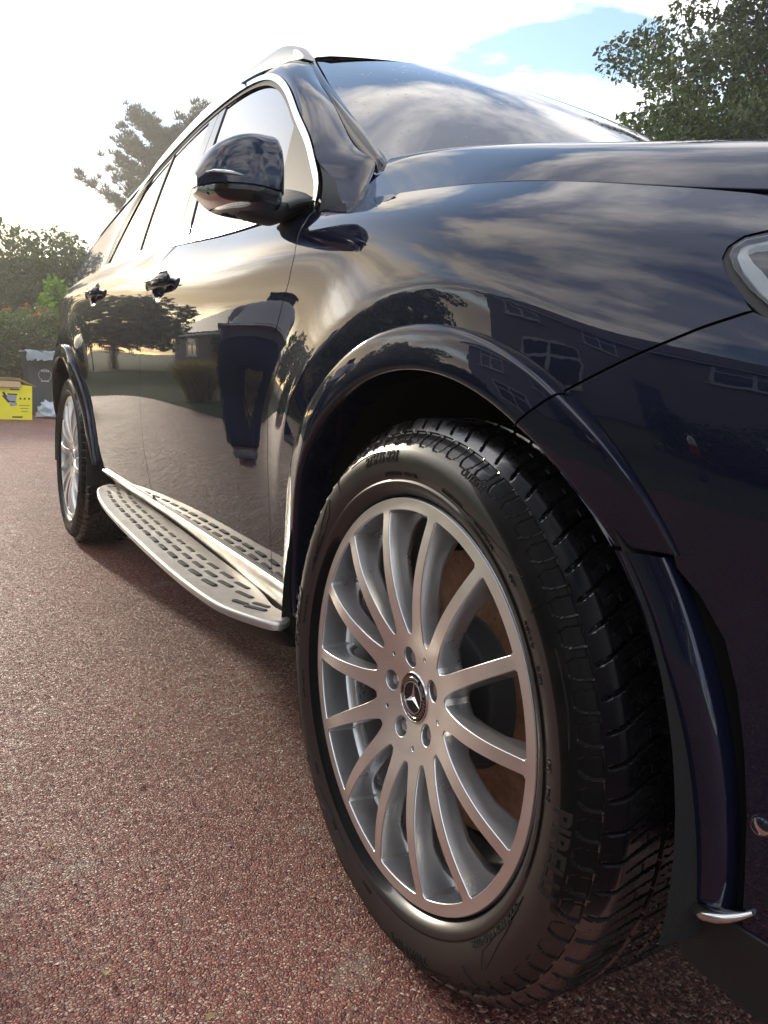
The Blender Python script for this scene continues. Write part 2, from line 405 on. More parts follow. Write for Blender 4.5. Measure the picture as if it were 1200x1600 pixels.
def m_machined():
    m, g, b = bsdf('machined_alloy', (.85, .83, .80), .26, 1, .0, .04)
    co = obj_co(g); s = g.n('ShaderNodeSeparateXYZ'); g.l(co, s.inputs[0])
    c = g.n('ShaderNodeCombineXYZ'); g.l(s.outputs[0], c.inputs[0]); g.l(s.outputs[2], c.inputs[1])
    r = g.v('LENGTH', c.outputs[0]); c2 = g.n('ShaderNodeCombineXYZ'); g.l(g.m('MULTIPLY', r, 1.0), c2.inputs[0])
    n = noise(g, c2.outputs[0], 1500, 2, .6); bump(g, b, n.outputs[0], .00004)
    w = noise(g, co, 18, 2, .5); g.l(g.mix(w.outputs[0], (.84, .82, .79), (.89, .87, .84)), b.inputs['Base Color'])
    g.l(g.ramp(w.outputs[0], [(.3, .36), (.7, .44)]), b.inputs['Roughness'])
    M['machined'] = m
m_machined()
def m_silver():
    m, g, b = bsdf('silver_wheel_paint', (.62, .63, .64), .32, .9, .5, .05); co = obj_co(g)
    d = noise(g, co, 14, 8, .7); sp = noise(g, co, 420, 2, .6)
    dirt = g.m('MULTIPLY', g.ramp(d.outputs[0], [(.35, 0), (.85, .5)]), g.ramp(sp.outputs[0], [(.3, .5), (.7, 1.0)]))
    g.l(g.mix(g.m('MULTIPLY', dirt, .7), (.64, .65, .66), (.34, .29, .23)), b.inputs['Base Color'])
    g.l(g.m('MULTIPLY_ADD', dirt, .5, .26), b.inputs['Roughness'])
    M['silver'] = m
m_silver()
def m_rubber():
    m, g, d_, gl, fr = gloss_over('tyre_rubber', (.012, .012, .012), .38, 1.4, .14); co = obj_co(g)
    d = noise(g, co, 11, 6, .7); d2 = noise(g, co, 160, 3, .6)
    f = g.m('MULTIPLY', g.ramp(d.outputs[0], [(.54, 0), (.80, .8)]), g.ramp(d2.outputs[0], [(.3, .2), (.7, 1)]))
    g.l(g.mix(f, (.007, .007, .007), (.030, .025, .019)), d_.inputs[0])
    g.l(g.m('MULTIPLY_ADD', f, .2, .32), gl.inputs['Roughness'])
    M['rubber'] = m
    m, g, d_, gl, fr = gloss_over('wet_tread_rubber', (.005, .005, .006), .26, 1.45, .24); co = obj_co(g)
    d = noise(g, co, 30, 4, .6); g.l(g.ramp(d.outputs[0], [(.35, .14), (.7, .42)]), gl.inputs['Roughness'])
    M['tread'] = m
    M['letter'] = gloss_over('raised_tyre_lettering', (.026, .024, .021), .32, 1.45, .4)[0]
m_rubber()
def m_rust():
    m, g, b = bsdf('rusted_brake_disc', (.2, .1, .05), .6, .35); co = obj_co(g)
    n = noise(g, co, 40, 6, .7); g.l(g.ramp(n.outputs[0], [(.3, (.14, .065, .03)), (.55, (.26, .13, .065)), (.8, (.34, .20, .12))]), b.inputs['Base Color'])
    bump(g, b, n.outputs[0], .0004); M['rust'] = m
m_rust()
def m_board():
    m, g, b = bsdf('brushed_running_board', (.42, .41, .39), .42, .9); co = obj_co(g)
    d = noise(g, co, 6, 6, .7); mp = g.v('MULTIPLY', co, (1, 40, 1)); br = noise(g, mp, 30, 3)
    g.l(g.mix(g.ramp(d.outputs[0], [(.4, 0), (.75, 1)]), (.60, .58, .55), (.40, .37, .33)), b.inputs['Base Color'])
    g.l(g.m('MULTIPLY_ADD', d.outputs[0], .25, .32), b.inputs['Roughness']); bump(g, b, br.outputs[0], .0001)
    M['board'] = m
m_board()
M['lamp_lens'] = None
def m_lens():
    m = bpy.data.materials.new('headlamp_lens'); m.use_nodes = True; g = NT(m.node_tree)
    t = g.n('ShaderNodeBsdfTransparent'); t.inputs[0].default_value = (.80, .84, .84, 1)
    gl = g.n('ShaderNodeBsdfGlossy'); gl.inputs['Roughness'].default_value = .02
    fr = g.n('ShaderNodeFresnel'); fr.inputs[0].default_value = 1.58
    mx = g.n('ShaderNodeMixShader'); g.l(g.m('MULTIPLY_ADD', fr.outputs[0], 1.2, .04, True), mx.inputs[0]); g.l(t.outputs[0], mx.inputs[1]); g.l(gl.outputs[0], mx.inputs[2])
    o = g.n('ShaderNodeOutputMaterial'); g.l(mx.outputs[0], o.inputs[0]); M['lamp_lens'] = m
m_lens()
M['reflector'] = bsdf('lamp_reflector', (.78, .82, .82), .25, .5)[0]
M['white'] = bsdf('white_plastic', (.75, .76, .76), .35)[0]
M['leather'] = bsdf('dark_seat_leather', (.02, .02, .022), .5)[0]
# ---------------------------------------------------------------- panels cut from the surfaces
def dens(poly, ds, closed=True):
    P = np.asarray(poly, float); Q = []
    n = len(P)
    for i in range(n if closed else n-1):
        a, b = P[i], P[(i+1) % n]; k = max(1, int(math.ceil(np.linalg.norm(b-a)/ds)))
        Q += [a+(b-a)*j/k for j in range(k)]
    if not closed: Q.append(P[-1])
    return np.array(Q)
def smooth_curve(pts, n=60):
    """interpolating spline through open point list"""
    P = np.asarray(pts, float); t = np.concatenate([[0], np.cumsum(np.linalg.norm(np.diff(P, axis=0), axis=1))])
    if len(P) < 3: return P[0]+(P[1]-P[0])*np.linspace(0, 1, n)[:, None]
    c = Card(t); return c.B(np.linspace(0, t[-1], n)) @ P
def area2(P): return .5*np.sum(P[:, 0]*np.roll(P[:, 1], -1)-P[:, 1]*np.roll(P[:, 0], -1))
def onorm(P):
    d = np.roll(P, -1, 0)-np.roll(P, 1, 0); d /= np.linalg.norm(d, axis=1)[:, None]+1e-12
    return np.stack([d[:, 1], -d[:, 0]], 1)      # outward for CCW
def inpoly(Q, P):
    x, y = Q[:, 0][:, None], Q[:, 1][:, None]; a = P; b = np.roll(P, -1, 0); r = np.zeros(len(Q), bool)
    for s in range(0, len(Q), 4000):
        X, Y = x[s:s+4000], y[s:s+4000]
        c = ((a[:, 1] > Y) != (b[:, 1] > Y)) & (X < (b[:, 0]-a[:, 0])*(Y-a[:, 1])/(b[:, 1]-a[:, 1]+1e-15)+a[:, 0])
        r[s:s+4000] = c.sum(1) % 2 == 1
    return r
def bdist(Q, P):
    r = np.empty(len(Q))
    for s in range(0, len(Q), 2000):
        d = Q[s:s+2000, None]-P[None]; r[s:s+2000] = np.sqrt((d**2).sum(-1)).min(1)
    return r
def fnorm(F, Q, out):
    e = 4e-4; du = F(Q[:, 0]+e, Q[:, 1])-F(Q[:, 0]-e, Q[:, 1]); dv = F(Q[:, 0], Q[:, 1]+e)-F(Q[:, 0], Q[:, 1]-e)
    N = np.cross(du, dv); N /= np.linalg.norm(N, axis=1)[:, None]+1e-15
    if (N @ np.array(out)).mean() < 0: N = -N
    return N
RIM = [(.0010, .0012, .75), (.0010, .012, 1.0)]
def panel(name, outline, F, mats, parent, holes=(), step=.012, gap=.0016, lift=0.0, rim=RIM, out=(0, -1, 0), ds=.008, rim_mat=0):
    loops = []
    for i, h in enumerate([outline]+list(holes)):
        P = dens(h, ds)
        if area2(P) < 0: P = P[::-1]
        n = onorm(P); P = P-n*gap*(1 if i == 0 else -1); loops.append(P)
    O = loops[0]; lo, hi = O.min(0), O.max(0)
    gx_, gy_ = np.meshgrid(np.arange(lo[0], hi[0], step), np.arange(lo[1], hi[1], step*.866)); gx_[1::2] += step/2
    Q = np.stack([gx_.ravel(), gy_.ravel()], 1); Q = Q[inpoly(Q, O)]
    for h in loops[1:]: Q = Q[~inpoly(Q, h)]
    B = np.concatenate(loops); Q = Q[bdist(Q, B) > .55*min(step, ds*1.3)]
    verts = [Vector(v) for v in np.concatenate([B, Q])]; edges = []; k = 0
    for L in loops: edges += [(k+i, k+(i+1) % len(L)) for i in range(len(L))]; k += len(L)
    v2, e2, f2, *_ = delaunay_2d_cdt(verts, edges, [], 0, 1e-7)
    V2 = np.array([v[:] for v in v2]); F3 = np.array([list(f) for f in f2])
    ce = V2[F3].mean(1); ok = inpoly(ce, O)
    for h in loops[1:]: ok &= ~inpoly(ce, h)
    F3 = F3[ok]
    if len(V2) != len(verts): print('CDT merged', name, len(V2), len(verts))
    P3 = F(V2[:, 0], V2[:, 1]); N = fnorm(F, V2, out); P3 = P3+N*lift
    Fa = np.array(F3); fn = np.cross(P3[Fa[:, 1]]-P3[Fa[:, 0]], P3[Fa[:, 2]]-P3[Fa[:, 0]])
    if (fn*N[Fa[:, 0]]).sum(1).mean() < 0: Fa = Fa[:, ::-1]
    VV = [P3]; NN = [N]; quads = []; base = len(P3); k = 0
    if rim and len(V2) == len(verts):
        for i, L in enumerate(loops):
            n = len(L); idx = np.arange(k, k+n); k += n
            b = P3[idx]; nb = N[idx]; tg = np.roll(b, -1, 0)-np.roll(b, 1, 0); tg /= np.linalg.norm(tg, axis=1)[:, None]+1e-12
            T = np.cross(tg, nb); T /= np.linalg.norm(T, axis=1)[:, None]+1e-12
            o2 = onorm(L); dO = F(L[:, 0]+o2[:, 0]*1e-3, L[:, 1]+o2[:, 1]*1e-3)-F(L[:, 0], L[:, 1])
            if (T*dO).sum() < 0: T = -T
            if i > 0: T = -T
            prev = idx
            for (t, d, w) in rim:
                VV.append(b+T*t-nb*d); q = nb*(1-w)+T*w; NN.append(q/np.linalg.norm(q, axis=1)[:, None])
                cur = np.arange(base, base+n); base += n
                quads.append(np.stack([prev, cur, np.roll(cur, -1), np.roll(prev, -1)], 1)); prev = cur
    V = np.concatenate(VV); NA = np.concatenate(NN)
    if quads:
        q = np.concatenate(quads); fn = np.cross(V[q[:, 1]]-V[q[:, 0]], V[q[:, 3]]-V[q[:, 0]])
        bad = (fn*(NA[q[:, 1]])).sum(1) < 0; q[bad] = q[bad][:, ::-1]
        mi = np.concatenate([np.zeros(len(Fa)), np.full(len(q), rim_mat)])
        me = fast_mesh(name, V, [Fa, q], True, mi)
    else: me = fast_mesh(name, V, [Fa], True)
    if len(me.vertices) == len(NA):
        me.normals_split_custom_set_from_vertices(NA.tolist())
    return link(name, me, parent, mats)
def gridobj(name, G, mats, parent, smooth=True, flip=False):
    G = np.asarray(G, float); m, n = G.shape[:2]
    i = np.arange(m*n).reshape(m, n); q = np.stack([i[:-1, :-1], i[:-1, 1:], i[1:, 1:], i[1:, :-1]], -1).reshape(-1, 4)
    if flip: q = q[:, ::-1]
    return link(name, fast_mesh(name, G.reshape(-1, 3), [q], smooth), parent, mats)
def loft(rows, n=60, m=None):
    """rows: list of 3-D polylines (each any length) -> (m,n,3) grid, smooth across rows"""
    C = np.stack([smooth_curve(r, n) for r in rows])
    if m is None: return C
    c = Card(np.arange(len(rows))); return np.einsum('ij,jkl->ikl', c.B(np.linspace(0, len(rows)-1, m)), C)
# ---------------------------------------------------------------- the car
CAR = tag(empty('suv', (-1.5, YC, 0)), 'dark blue SUV with multi-spoke alloy wheels parked on the red gravel driveway', 'car')
CARX = Vector((-1.5, YC, 0))
class _Off:
    pass
def fin(o):
    """world-built mesh handed to the car root"""
    o.matrix_parent_inverse = Matrix.Translation(-CARX); return o
def cp(*a, **k): return fin(panel(*a, **k))
WB = -2.995
FD = [[-.5357, 1.1067], [-.5141, 1.0882], [-.490, 1.050], [-.4850, 1.0250], [-.4994, .9815], [-.5272, .9376], [-.552, .892], [-.567, .8447], [-.5774, .7842], [-.5851, .7224], [-.5917, .6594], [-.6002, .5946], [-.6033, .5027], [-.597, .4269]]
DD = [[-1.505, 1.1], [-1.5409, 1.0578], [-1.590, .9806], [-1.636, .8189], [-1.668, .6816], [-1.672, .561], [-1.6346, .4761], [-1.590, .4269]]
BG = [[.4422, .8924], [.4048, .879], [.3788, .8677], [.3511, .8558], [.3059, .8357], [.2584, .8146]]
HEAD = [[.52, 1.0], [.445, .980], [.41, .9683], [.3948, .9637], [.3887, .954], [.3912, .9428], [.4034, .928], [.4142, .9186], [.4282, .9066], [.4576, .8867], [.51, .853], [.60, .825], [.74, .82], [.86, .84], [.90, .88], [.86, .915], [.74, .955], [.62, .985]]
def arc(cx, r, a0, a1, n=40): return [[cx+r*math.cos(R(a)), .385+r*math.sin(R(a))] for a in np.linspace(a0, a1, n)]
zt = lambda u: float(zbf([u])[0])
def bowl(cx, cz, a, b, d, z, x):
    q = ((x-cx)/a)**2+((z-cz)/b)**2; return d*np.clip(1-q, 0, 1)**2*(3-2*np.clip(1-q, 0, 1))
def side_d(u, z):
    P = side(u, z); P[:, 1] += bowl(-1.425, 1.040, .078, .040, .022, z, u)+bowl(-2.405, 1.072, .078, .040, .022, z, u); return P
fender = [[u, zt(u)] for u in np.linspace(-.47, .36, 24)]+[[.40, 1.012], [.47, .998], [.52, 1.0]]+HEAD[1:9]+BG+arc(0, .498, 58, 177, 50)+[[-.50, .405], [-.594, .405]]+FD[::-1][:-1]+[[-.5357, 1.1067]]
cp('front_fender', fender, side, M['paint'], CAR, step=.0095, ds=.007)
fd = [[u, zt(u)] for u in np.linspace(-.545, -1.47, 16)]+DD+[[-1.5, .405], [-.60, .405]]+FD[::-1]
cp('front_door', fd, side_d, M['paint'], CAR, step=.013)
RD = [[-2.50, 1.185], [-2.49, 1.10], [-2.52, 1.0], [-2.60, .92], [-2.70, .84]]
rd = [[u, zt(u)] for u in np.linspace(-1.49, -2.48, 16)]+RD+arc(WB, .515, 46, 5, 24)+[[-2.47, .405], [-1.60, .405]]+DD[::-1]
cp('rear_door', rd, side_d, M['paint'], CAR, step=.015, ds=.01)
qp = [[u, zt(u)] for u in np.linspace(-2.50, -4.0, 20)]+[[-4.1, 1.1], [-4.1, .75], [-3.75, .60], [-3.56, .40]]+arc(WB, .498, 178, 44, 50)+RD[::-1]
cp('quarter_panel', qp, side, M['paint'], CAR, step=.018, ds=.012)
rb = [[-3.56, .40], [-3.75, .60], [-4.1, .75], [-4.6, .75], [-5.0, .72], [-5.0, .30], [-3.6, .30]]
cp('rear_bumper', rb, side, M['paint'], CAR, step=.03, ds=.02)
# bumper: upper painted skin, then the lower corner with its vertical blade
lipg = [[.3624, .6712], [.4084, .6644], [.435, .6442], [.462, .6114], [.478, .570], [.490, .520], [.499, .460], [.503, .400], [.504, .345], [.50, .300]]
bump_top = [[.4422, .8924]]+HEAD[9:14]+[[1.0, .86], [1.1, .80], [1.1, .30], [.50, .27]]+lipg[::-1][:-1]+arc(0, .498, 36, 58, 16)+BG[::-1][:-1]
fb = cp('front_bumper', bump_top, side, M['paint'], CAR, step=.011, ds=.008)
s_ = MB(); s_.lathe([(0, -.002), (.0075, -.002), (.0085, 0), (.0092, -.0012), (.0100, 0.001), (.0101, .004)], 28)
P_ = side(np.array([.5139]), np.array([.4602]))[0]; ps = s_.build('parking_sensor', M['paint'], fb); ps.matrix_parent_inverse = Matrix.Identity(4); ps.location = P_; ps.rotation_euler = (0, 0, R(14))
# dark shell just behind the outer skin so that the panel gaps read black
shell = [[u, zt(u)-.004] for u in np.linspace(.8, -4.2, 60)]+[[-4.2, .35], [-3.52, .35]]+arc(WB, .470, 178, 2, 40)+[[-2.5, .40], [-.5, .40]]+arc(0, .470, 177, -4, 40)+[[.47, .30], [.8, .3]]
fin(panel('inner_body_shell', shell, side, M['dark'], CAR, step=.05, ds=.03, lift=-.011, rim=None))
cp('bumper_valance', [[.437, .350], [.47, .356], [.53, .352], [1.1, .33], [1.1, .24], [.56, .258], [.446, .285], [.434, .31]], side, M['plastic'], CAR, step=.02, ds=.01, lift=.003)
# bonnet
hg = [[x, float(gapy([x])[0])] for x in np.linspace(-.455, .84, 40)]
hr = [[-.455, .122], [-.49, .150], [-.525, .185], [-.555, .215], [-.60, .28], [-.66, .40], [-.72, .60], [-.745, YC]]
hr = smooth_curve(hr, 24).tolist()
hf = [[.85, .32], [.86, .5], [.865, YC]]
left = hg+hf
outl = left+[[x, 2*YC-y] for x, y in left[::-1][1:]]+[[x, 2*YC-y] for x, y in hr[1:]]+hr[::-1][1:-1]
cp('bonnet', outl, hood, M['paint'], CAR, step=.016, out=(0, 0, 1), ds=.010, gap=.0020)
# far side (seen only past the near one): plain mirrored skin
def mir(F):
    def f(u, z): P = F(u, z).copy(); P[:, 1] = 2*YC-P[:, 1]; return P
    return f
far = [[u, zt(u)-.001] for u in np.linspace(.9, -4.2, 60)]+[[-4.2, .35], [-3.5, .35]]+arc(WB, .46, 178, 2, 30)+[[-2.5, .38], [-.5, .38]]+arc(0, .46, 177, -4, 30)+[[.47, .30], [.9, .3]]
fin(panel('body_side', far, mir(side), M['paint'], CAR, step=.04, ds=.03, out=(0, 1, 0), rim=None))
# flares
def flare(name, cx, segs, mat):
    obs = []
    for (a0, a1, nm, prof, slant) in segs:
        n = max(12, int(abs(a1-a0)/1.5)); t = np.linspace(0, 1, n); rows = []
        for (dr, dy) in prof:
            r = .448+dr
            aa0, aa1 = a0+slant[0]*(dr-.028)*10, a1+slant[1]*(dr-.028)*10
            a = np.radians(aa0+(aa1-aa0)*t)
            x = cx+r*np.cos(a); z = .385+r*np.sin(a)
            xb = cx+.505*np.cos(a); zb_ = .385+.505*np.sin(a)
            B0 = side(xb, zb_); B = side(x, z)
            kf = 1-.85*t if nm == 'wheel_arch_flare' and a0 < 60 else (.45+.55*np.clip(t*3, 0, 1) if a0 < 38 else 1+0*t)
            y = B0[:, 1]-.018*kf+dy*(1 if dy > .02 else kf)
            rows.append(np.stack([B0[:, 0]-xb+x, y, z], 1))
        rows = np.stack(rows); c = Card(np.arange(len(rows)))
        G = rows
        # end caps: fold the profile ends inward
        def fold(e): q = e.copy(); q[..., 1] += .02; return q
        G = np.concatenate([fold(G[:, :1]), G, fold(G[:, -1:])], 1)
        # refine across the profile
        pr = np.linspace(0, len(rows)-1, (len(rows)-1)*3+1); G = np.einsum('ij,jkl->ikl', Card(np.arange(len(rows))).B(pr), G)
        me_o = gridobj(nm, G, mat, CAR); me_o.data.set_sharp_from_angle(angle=R(50)); fin(me_o); obs.append(me_o)
    return obs
PF = [(-.004, .060), (-.004, .014), (-.0025, .003), (.001, -.0012), (.012, -.0022), (.028, -.0012), (.046, .0012), (.0535, .0030), (.0562, .0075), (.057, .022)]
PL = [(-.004, .060), (-.004, .020), (-.002, .007), (.003, .002), (.013, -.0005), (.022, .000), (.033, .0025), (.040, .006), (.0435, .013), (.045, .034)]
flare('wheel_arch_flare', 0, [(181, 60.0, 'wheel_arch_flare', PF, (0, -6)), (59.6, 37.6, 'wheel_arch_flare', PF, (-6, -8))], M['paint'])
flare('wheel_arch_flare', 0, [(37.0, -2.5, 'bumper_corner_blade', PL, (-8, 0))], M['paint'])
flare('wheel_arch_flare', WB, [(178, 3, 'wheel_arch_flare', PF, (0, 0))], M['paint'])
# bright foot of the blade
b = MB(); P_ = side(np.array([.4603, .4901, .4986, .4917]), np.array([.3516, .3531, .3691, .3785]))
for k in range(3):
    pass
q = np.linspace(0, 1, 9)
A = np.stack([.442+.062*q, .052+.012*q-.010*np.sin(q*3.1), .3545+.002*q+.018*q**3], 1)
b.tube(A, .0035+.0085*np.sin(np.clip(q, .04, .97)*math.pi)**.7, 10, flat=.6); fin(b.build('blade_foot_trim', M['chrome'], CAR, sharp=60))
# liners and underbody
for cx in (0, WB):
    for sy in (0, 1):
        b = MB(); b.lathe([(.456, .012), (.462, .05), (.462, .10), (.468, .105), (.468, .38), (.05, .40)], 60, a0=R(-8), a1=R(188), c=(cx, 0, .385))
        o = b.build('wheel_arch_liner', M['felt'], CAR)
        if sy: o.scale = (1, -1, 1); o.location = (0, 2*YC, 0)
        fin(o)
b = MB(); b.box((-1.5, YC, .30), (1.95, 1.66, .16), bev=.03); b.box((-1.5, YC, .42), (2.1, 1.70, .10), bev=.02); b.box((-3.9, YC, .42), (1.1, 1.4, .2), bev=.04); b.box((.60, YC, .32), (.30, 1.5, .12), bev=.03)
for x_ in (0, WB):
    b.tube([(x_, .2, .36), (x_, .6, .30), (x_, 1.3, .30), (x_, 1.7, .36)], .035, 10)
    b.tube([(x_-.35, .5, .30), (x_, .22, .30)], .03, 8); b.tube([(x_+.25, .5, .30), (x_, .22, .30)], .03, 8)
    b.box((x_, YC, .33), (.35, .7, .2), bev=.04)
fin(b.build('underbody', M['dark'], CAR, smooth=False))
# ---------------------------------------------------------------- glasshouse
CH = [[-.5316, 1.1180], [-.5404, 1.1533], [-.5974, 1.2159], [-.674, 1.2787], [-.7981, 1.3617], [-.9303, 1.45], [-1.059, 1.520], [-1.1718, 1.5640], [-1.2848, 1.5921], [-1.4534, 1.6141], [-1.7082, 1.6212], [-1.9164, 1.6111], [-2.1455, 1.5809], [-2.3773, 1.5398], [-2.56, 1.4720], [-2.665, 1.39], [-2.73, 1.30], [-2.76, 1.2158]]
CHs = smooth_curve(CH, 90)
belt_ = [[u, zt(u)+.004] for u in np.linspace(-2.76, -.5316, 40)]
ring = CHs.tolist()+belt_
def inset(poly, d):
    P = dens(poly, .02)
    if area2(P) < 0: P = P[::-1]
    n = onorm(P)
    for _ in range(3): n = (np.roll(n, 1, 0)+n+np.roll(n, -1, 0))/3
    return P-n*d
gs = lambda x, z: gside(x, z)
in1 = inset(ring, .0165)
tr = cp('window_surround', ring, gs, M['chrome'], CAR, holes=[in1], step=.02, ds=.012, gap=.0005, lift=.004, rim=[(.0012, .002, .8), (.0012, .010, 1)])
in2 = inset(ring, .0145); in3 = inset(ring, .027)
cp('window_seal', in2, gs, M['plastic'], CAR, holes=[in3], step=.02, ds=.012, gap=0, lift=-.002, rim=[(0, .006, 1)])
# frame skin between the bright surround and the shoulder / roof
def clipx(poly, x0, x1):
    """sutherland-hodgman against x0<=x<=x1 with slanted borders given as (x_bottom,x_top) pairs"""
    def cut(P, f):
        Q = []
        for i in range(len(P)):
            a, b = P[i], P[(i+1) % len(P)]; fa, fb_ = f(a), f(b)
            if fa >= 0: Q.append(a)
            if fa*fb_ < 0: t = fa/(fa-fb_); Q.append(a+(b-a)*t)
        return np.array(Q)
    P = np.array(poly)
    li = lambda s, z: s[0]+(s[1]-s[0])*(z-1.15)/(.45)
    P = cut(P, lambda p: p[0]-li(x0, p[1])); P = cut(P, lambda p: li(x1, p[1])-p[0]); return P
GL = inset(ring, .0255)
def pane(nm, x0, x1, mat='glass', lift=-.008):
    return cp(nm, clipx(GL, x0, x1), gs, M[mat], CAR, step=.05, ds=.02, gap=.0, lift=lift, rim=[(0, .004, 1)])
pane('front_side_window', (-1.435, -1.585), (-.4, -.4))
pane('pillar_cover', (-1.545, -1.645), (-1.438, -1.588), 'black_gloss', -.004)
pane('pillar_cover', (-1.625, -1.735), (-1.552, -1.652), 'black_gloss', -.004)
pane('rear_side_window', (-2.06, -2.105), (-1.628, -1.738))
pane('pillar_cover', (-2.085, -2.130), (-2.063, -2.108), 'plastic', -.004)
pane('quarter_window', (-2.9, -2.9), (-2.088, -2.133))
# the mirror sail: black triangle filling the window corner
sail = [[-.8243, 1.3572], [-.800, 1.28], [-.7741, 1.1999], [-.772, 1.14], [-.58, 1.132], [-.567, 1.160], [-.6519, 1.2450], [-.735, 1.3040]]
cp('mirror_sail', sail, gs, M['plastic'], CAR, step=.02, ds=.01, gap=0, lift=-.001, rim=[(.001, .002, .8), (.001, .012, 1)])
# A pillar
pB = [[-1.2605, .352, 1.651], [-1.007, .278, 1.5174], [-.8143, .232, 1.4037], [-.6952, .207, 1.3195], [-.5784, .190, 1.2491], [-.510, .182, 1.2150]]
def edge(t):
    w = np.sin(np.pi*t)*(1.22-.6*t); return np.stack([-.537-.749*t, .217+.175*t-.021*w, 1.236+.432*t+.008*w], -1)
gA = CHs[(CHs[:, 0] < -.60) & (CHs[:, 0] > -1.42)][::-1]
A3 = gs(gA[:, 0], gA[:, 1])+np.array([0, .0015, 0])
A3 = np.concatenate([A3, [[-.545, .118, 1.178], [-.497, .106, 1.140], [-.470, .108, 1.1175]]])
B3 = np.array([[-1.44, .405, 1.696]]+pB+[[-.478, .155, 1.170], [-.452, .125, 1.1215]])
nA = smooth_curve(A3, 60); nB = smooth_curve(B3, 60)
t = np.linspace(0, 1, 60)[:, None]
bul = .013*np.sin(np.clip(t, 0, .80)/.80*math.pi*.93+.22)+.004
wv = np.array([-.05, -.8, .6]); M1 = nA*.66+nB*.34+wv*bul*.95; M2 = nA*.30+nB*.70+np.array([.2, -.55, .75])*bul*.8
dipt = np.exp(-((t-.93)/.09)**2)*.010
M1 = M1-wv*dipt; M2 = M2-wv*dipt
C4 = np.stack([nA, M1, M2, nB]); G = np.einsum('ij,jkl->ikl', Card([0, 1, 2, 3]).B(np.linspace(0, 3, 26)), C4)
gridobj('a_pillar', G, M['paint'], CAR); fin(CAR.children[-1] if False else bpy.data.objects['a_pillar'])
te = np.linspace(1, 0, 46); eg = np.concatenate([edge(te), np.linspace([-.520, .214, 1.222], [-.468, .204, 1.168], 4)]); pb_ = np.concatenate([smooth_curve(np.array([[-1.33, .375, 1.683]]+pB), 46), np.linspace([-.498, .178, 1.203], [-.462, .166, 1.160], 4)])
G2 = np.stack([pb_+np.array([.001, .003, -.003]), pb_*.7+eg*.3+np.array([.002, -.002, .003]), pb_*.25+eg*.75+np.array([.002, -.001, .003]), eg+np.array([.001, .002, .0005])]); fin(gridobj('windscreen_pillar_trim', G2, M['black_gloss'], CAR))
blk = loft([A3[-3:]+np.array([0, .004, -.002]), [[-.560, .090, 1.165], [-.540, .082, 1.135], [-.545, .078, 1.112]]], 12)
b = MB(); b.grid(np.stack([smooth_curve([[-.665, .121, 1.262], [-.58, .105, 1.200], [-.535, .088, 1.150], [-.528, .080, 1.112]], 14), smooth_curve([[-.645, .135, 1.262], [-.545, .122, 1.180], [-.495, .110, 1.138], [-.455, .112, 1.112]], 14)]))
fin(b.build('pillar_foot_cover', M['plastic'], CAR))
# windscreen
def ws(s, tt):
    """s 0..1 across, tt 0 base ..1 header"""
    s = np.asarray(s, float); tt = np.asarray(tt, float); a = np.abs(2*s-1)
    bx = -.300-.237*a**2.2; by = YC+(2*s-1)*(YC-.217); bz = 1.185+.051*a**2
    hx = -1.165-.121*a**2.2; hy = YC+(2*s-1)*(YC-.392); hz = 1.705-.037*a**2.5
    P = np.stack([bx+(hx-bx)*tt, by+(hy-by)*tt, bz+(hz-bz)*tt], -1)
    arch = np.sin(np.pi*tt)*(.020+.022*(1-a**2)); P[:, 0] += arch*.55*(1-a**6); P[:, 2] += arch*.8*(1-a**6)+.008*a**6*np.sin(np.pi*tt); P[:, 1] += np.sign(2*s-1)*a**4*.021*np.sin(np.pi*np.clip(tt, 0, 1))*(1.22-.6*tt); return P
S_, T_ = np.meshgrid(np.linspace(0, 1, 60), np.linspace(-.12, 1, 36))
fin(gridobj('windscreen', ws(S_.ravel(), T_.ravel()).reshape(36, 60, 3), M['screen'], CAR))
for s0, s1 in ((0, .03), (.97, 1)):
    S2, T2 = np.meshgrid(np.linspace(s0, s1, 4), np.linspace(0, 1, 36)); g_ = ws(S2.ravel(), T2.ravel()).reshape(36, 4, 3)-np.array([0, 0, .004]); fin(gridobj('screen_frit_band', g_, M['dark'], CAR))
S2, T2 = np.meshgrid(np.linspace(0, 1, 40), np.linspace(.955, 1.0, 4)); fin(gridobj('screen_header_band', ws(S2.ravel(), T2.ravel()).reshape(4, 40, 3)-np.array([0, 0, .004]), M['dark'], CAR))
# roof: rows from window surround over the cant rail to the centre line and across
xs = np.linspace(-1.20, -3.75, 46)
def topc(x):
    i = np.interp(-x, -CHs[:, 0][(CHs[:, 0] < -1.15) & (CHs[:, 1] > 1.45)], CHs[:, 1][(CHs[:, 0] < -1.15) & (CHs[:, 1] > 1.45)]); return i
def roofc(x): return np.interp(-x, [1.165, 1.3, 1.5, 2.0, 2.6, 3.2, 3.75], [1.700, 1.720, 1.735, 1.745, 1.728, 1.672, 1.595])
zs_ = np.where(xs > -2.35, topc(xs), np.interp(-xs, [2.35, 2.7, 3.2, 3.75], [1.545, 1.50, 1.44, 1.36]))
y0 = gs(xs, zs_)[:, 1]
rows = [np.stack([xs, y0, zs_], 1)]
for k, yv in ((.35, None), (.70, None), (1, .39), (2, .46), (3, .58), (4, .75), (5, YC)):
    if yv is None: y = y0+(.39-y0)*k; zr = roofc(xs)-.037; z = zs_+(zr-zs_)*(1-(1-k)**1.7)
    else: y = np.full_like(xs, yv); z = roofc(xs)-.037*(abs(YC-yv)/.56)**2.3
    rows.append(np.stack([xs, y, z], 1))
H_ = np.stack(rows)
H_ = np.einsum('ij,jkl->ikl', Card(np.arange(8)).B(np.linspace(0, 7, 36)), H_)
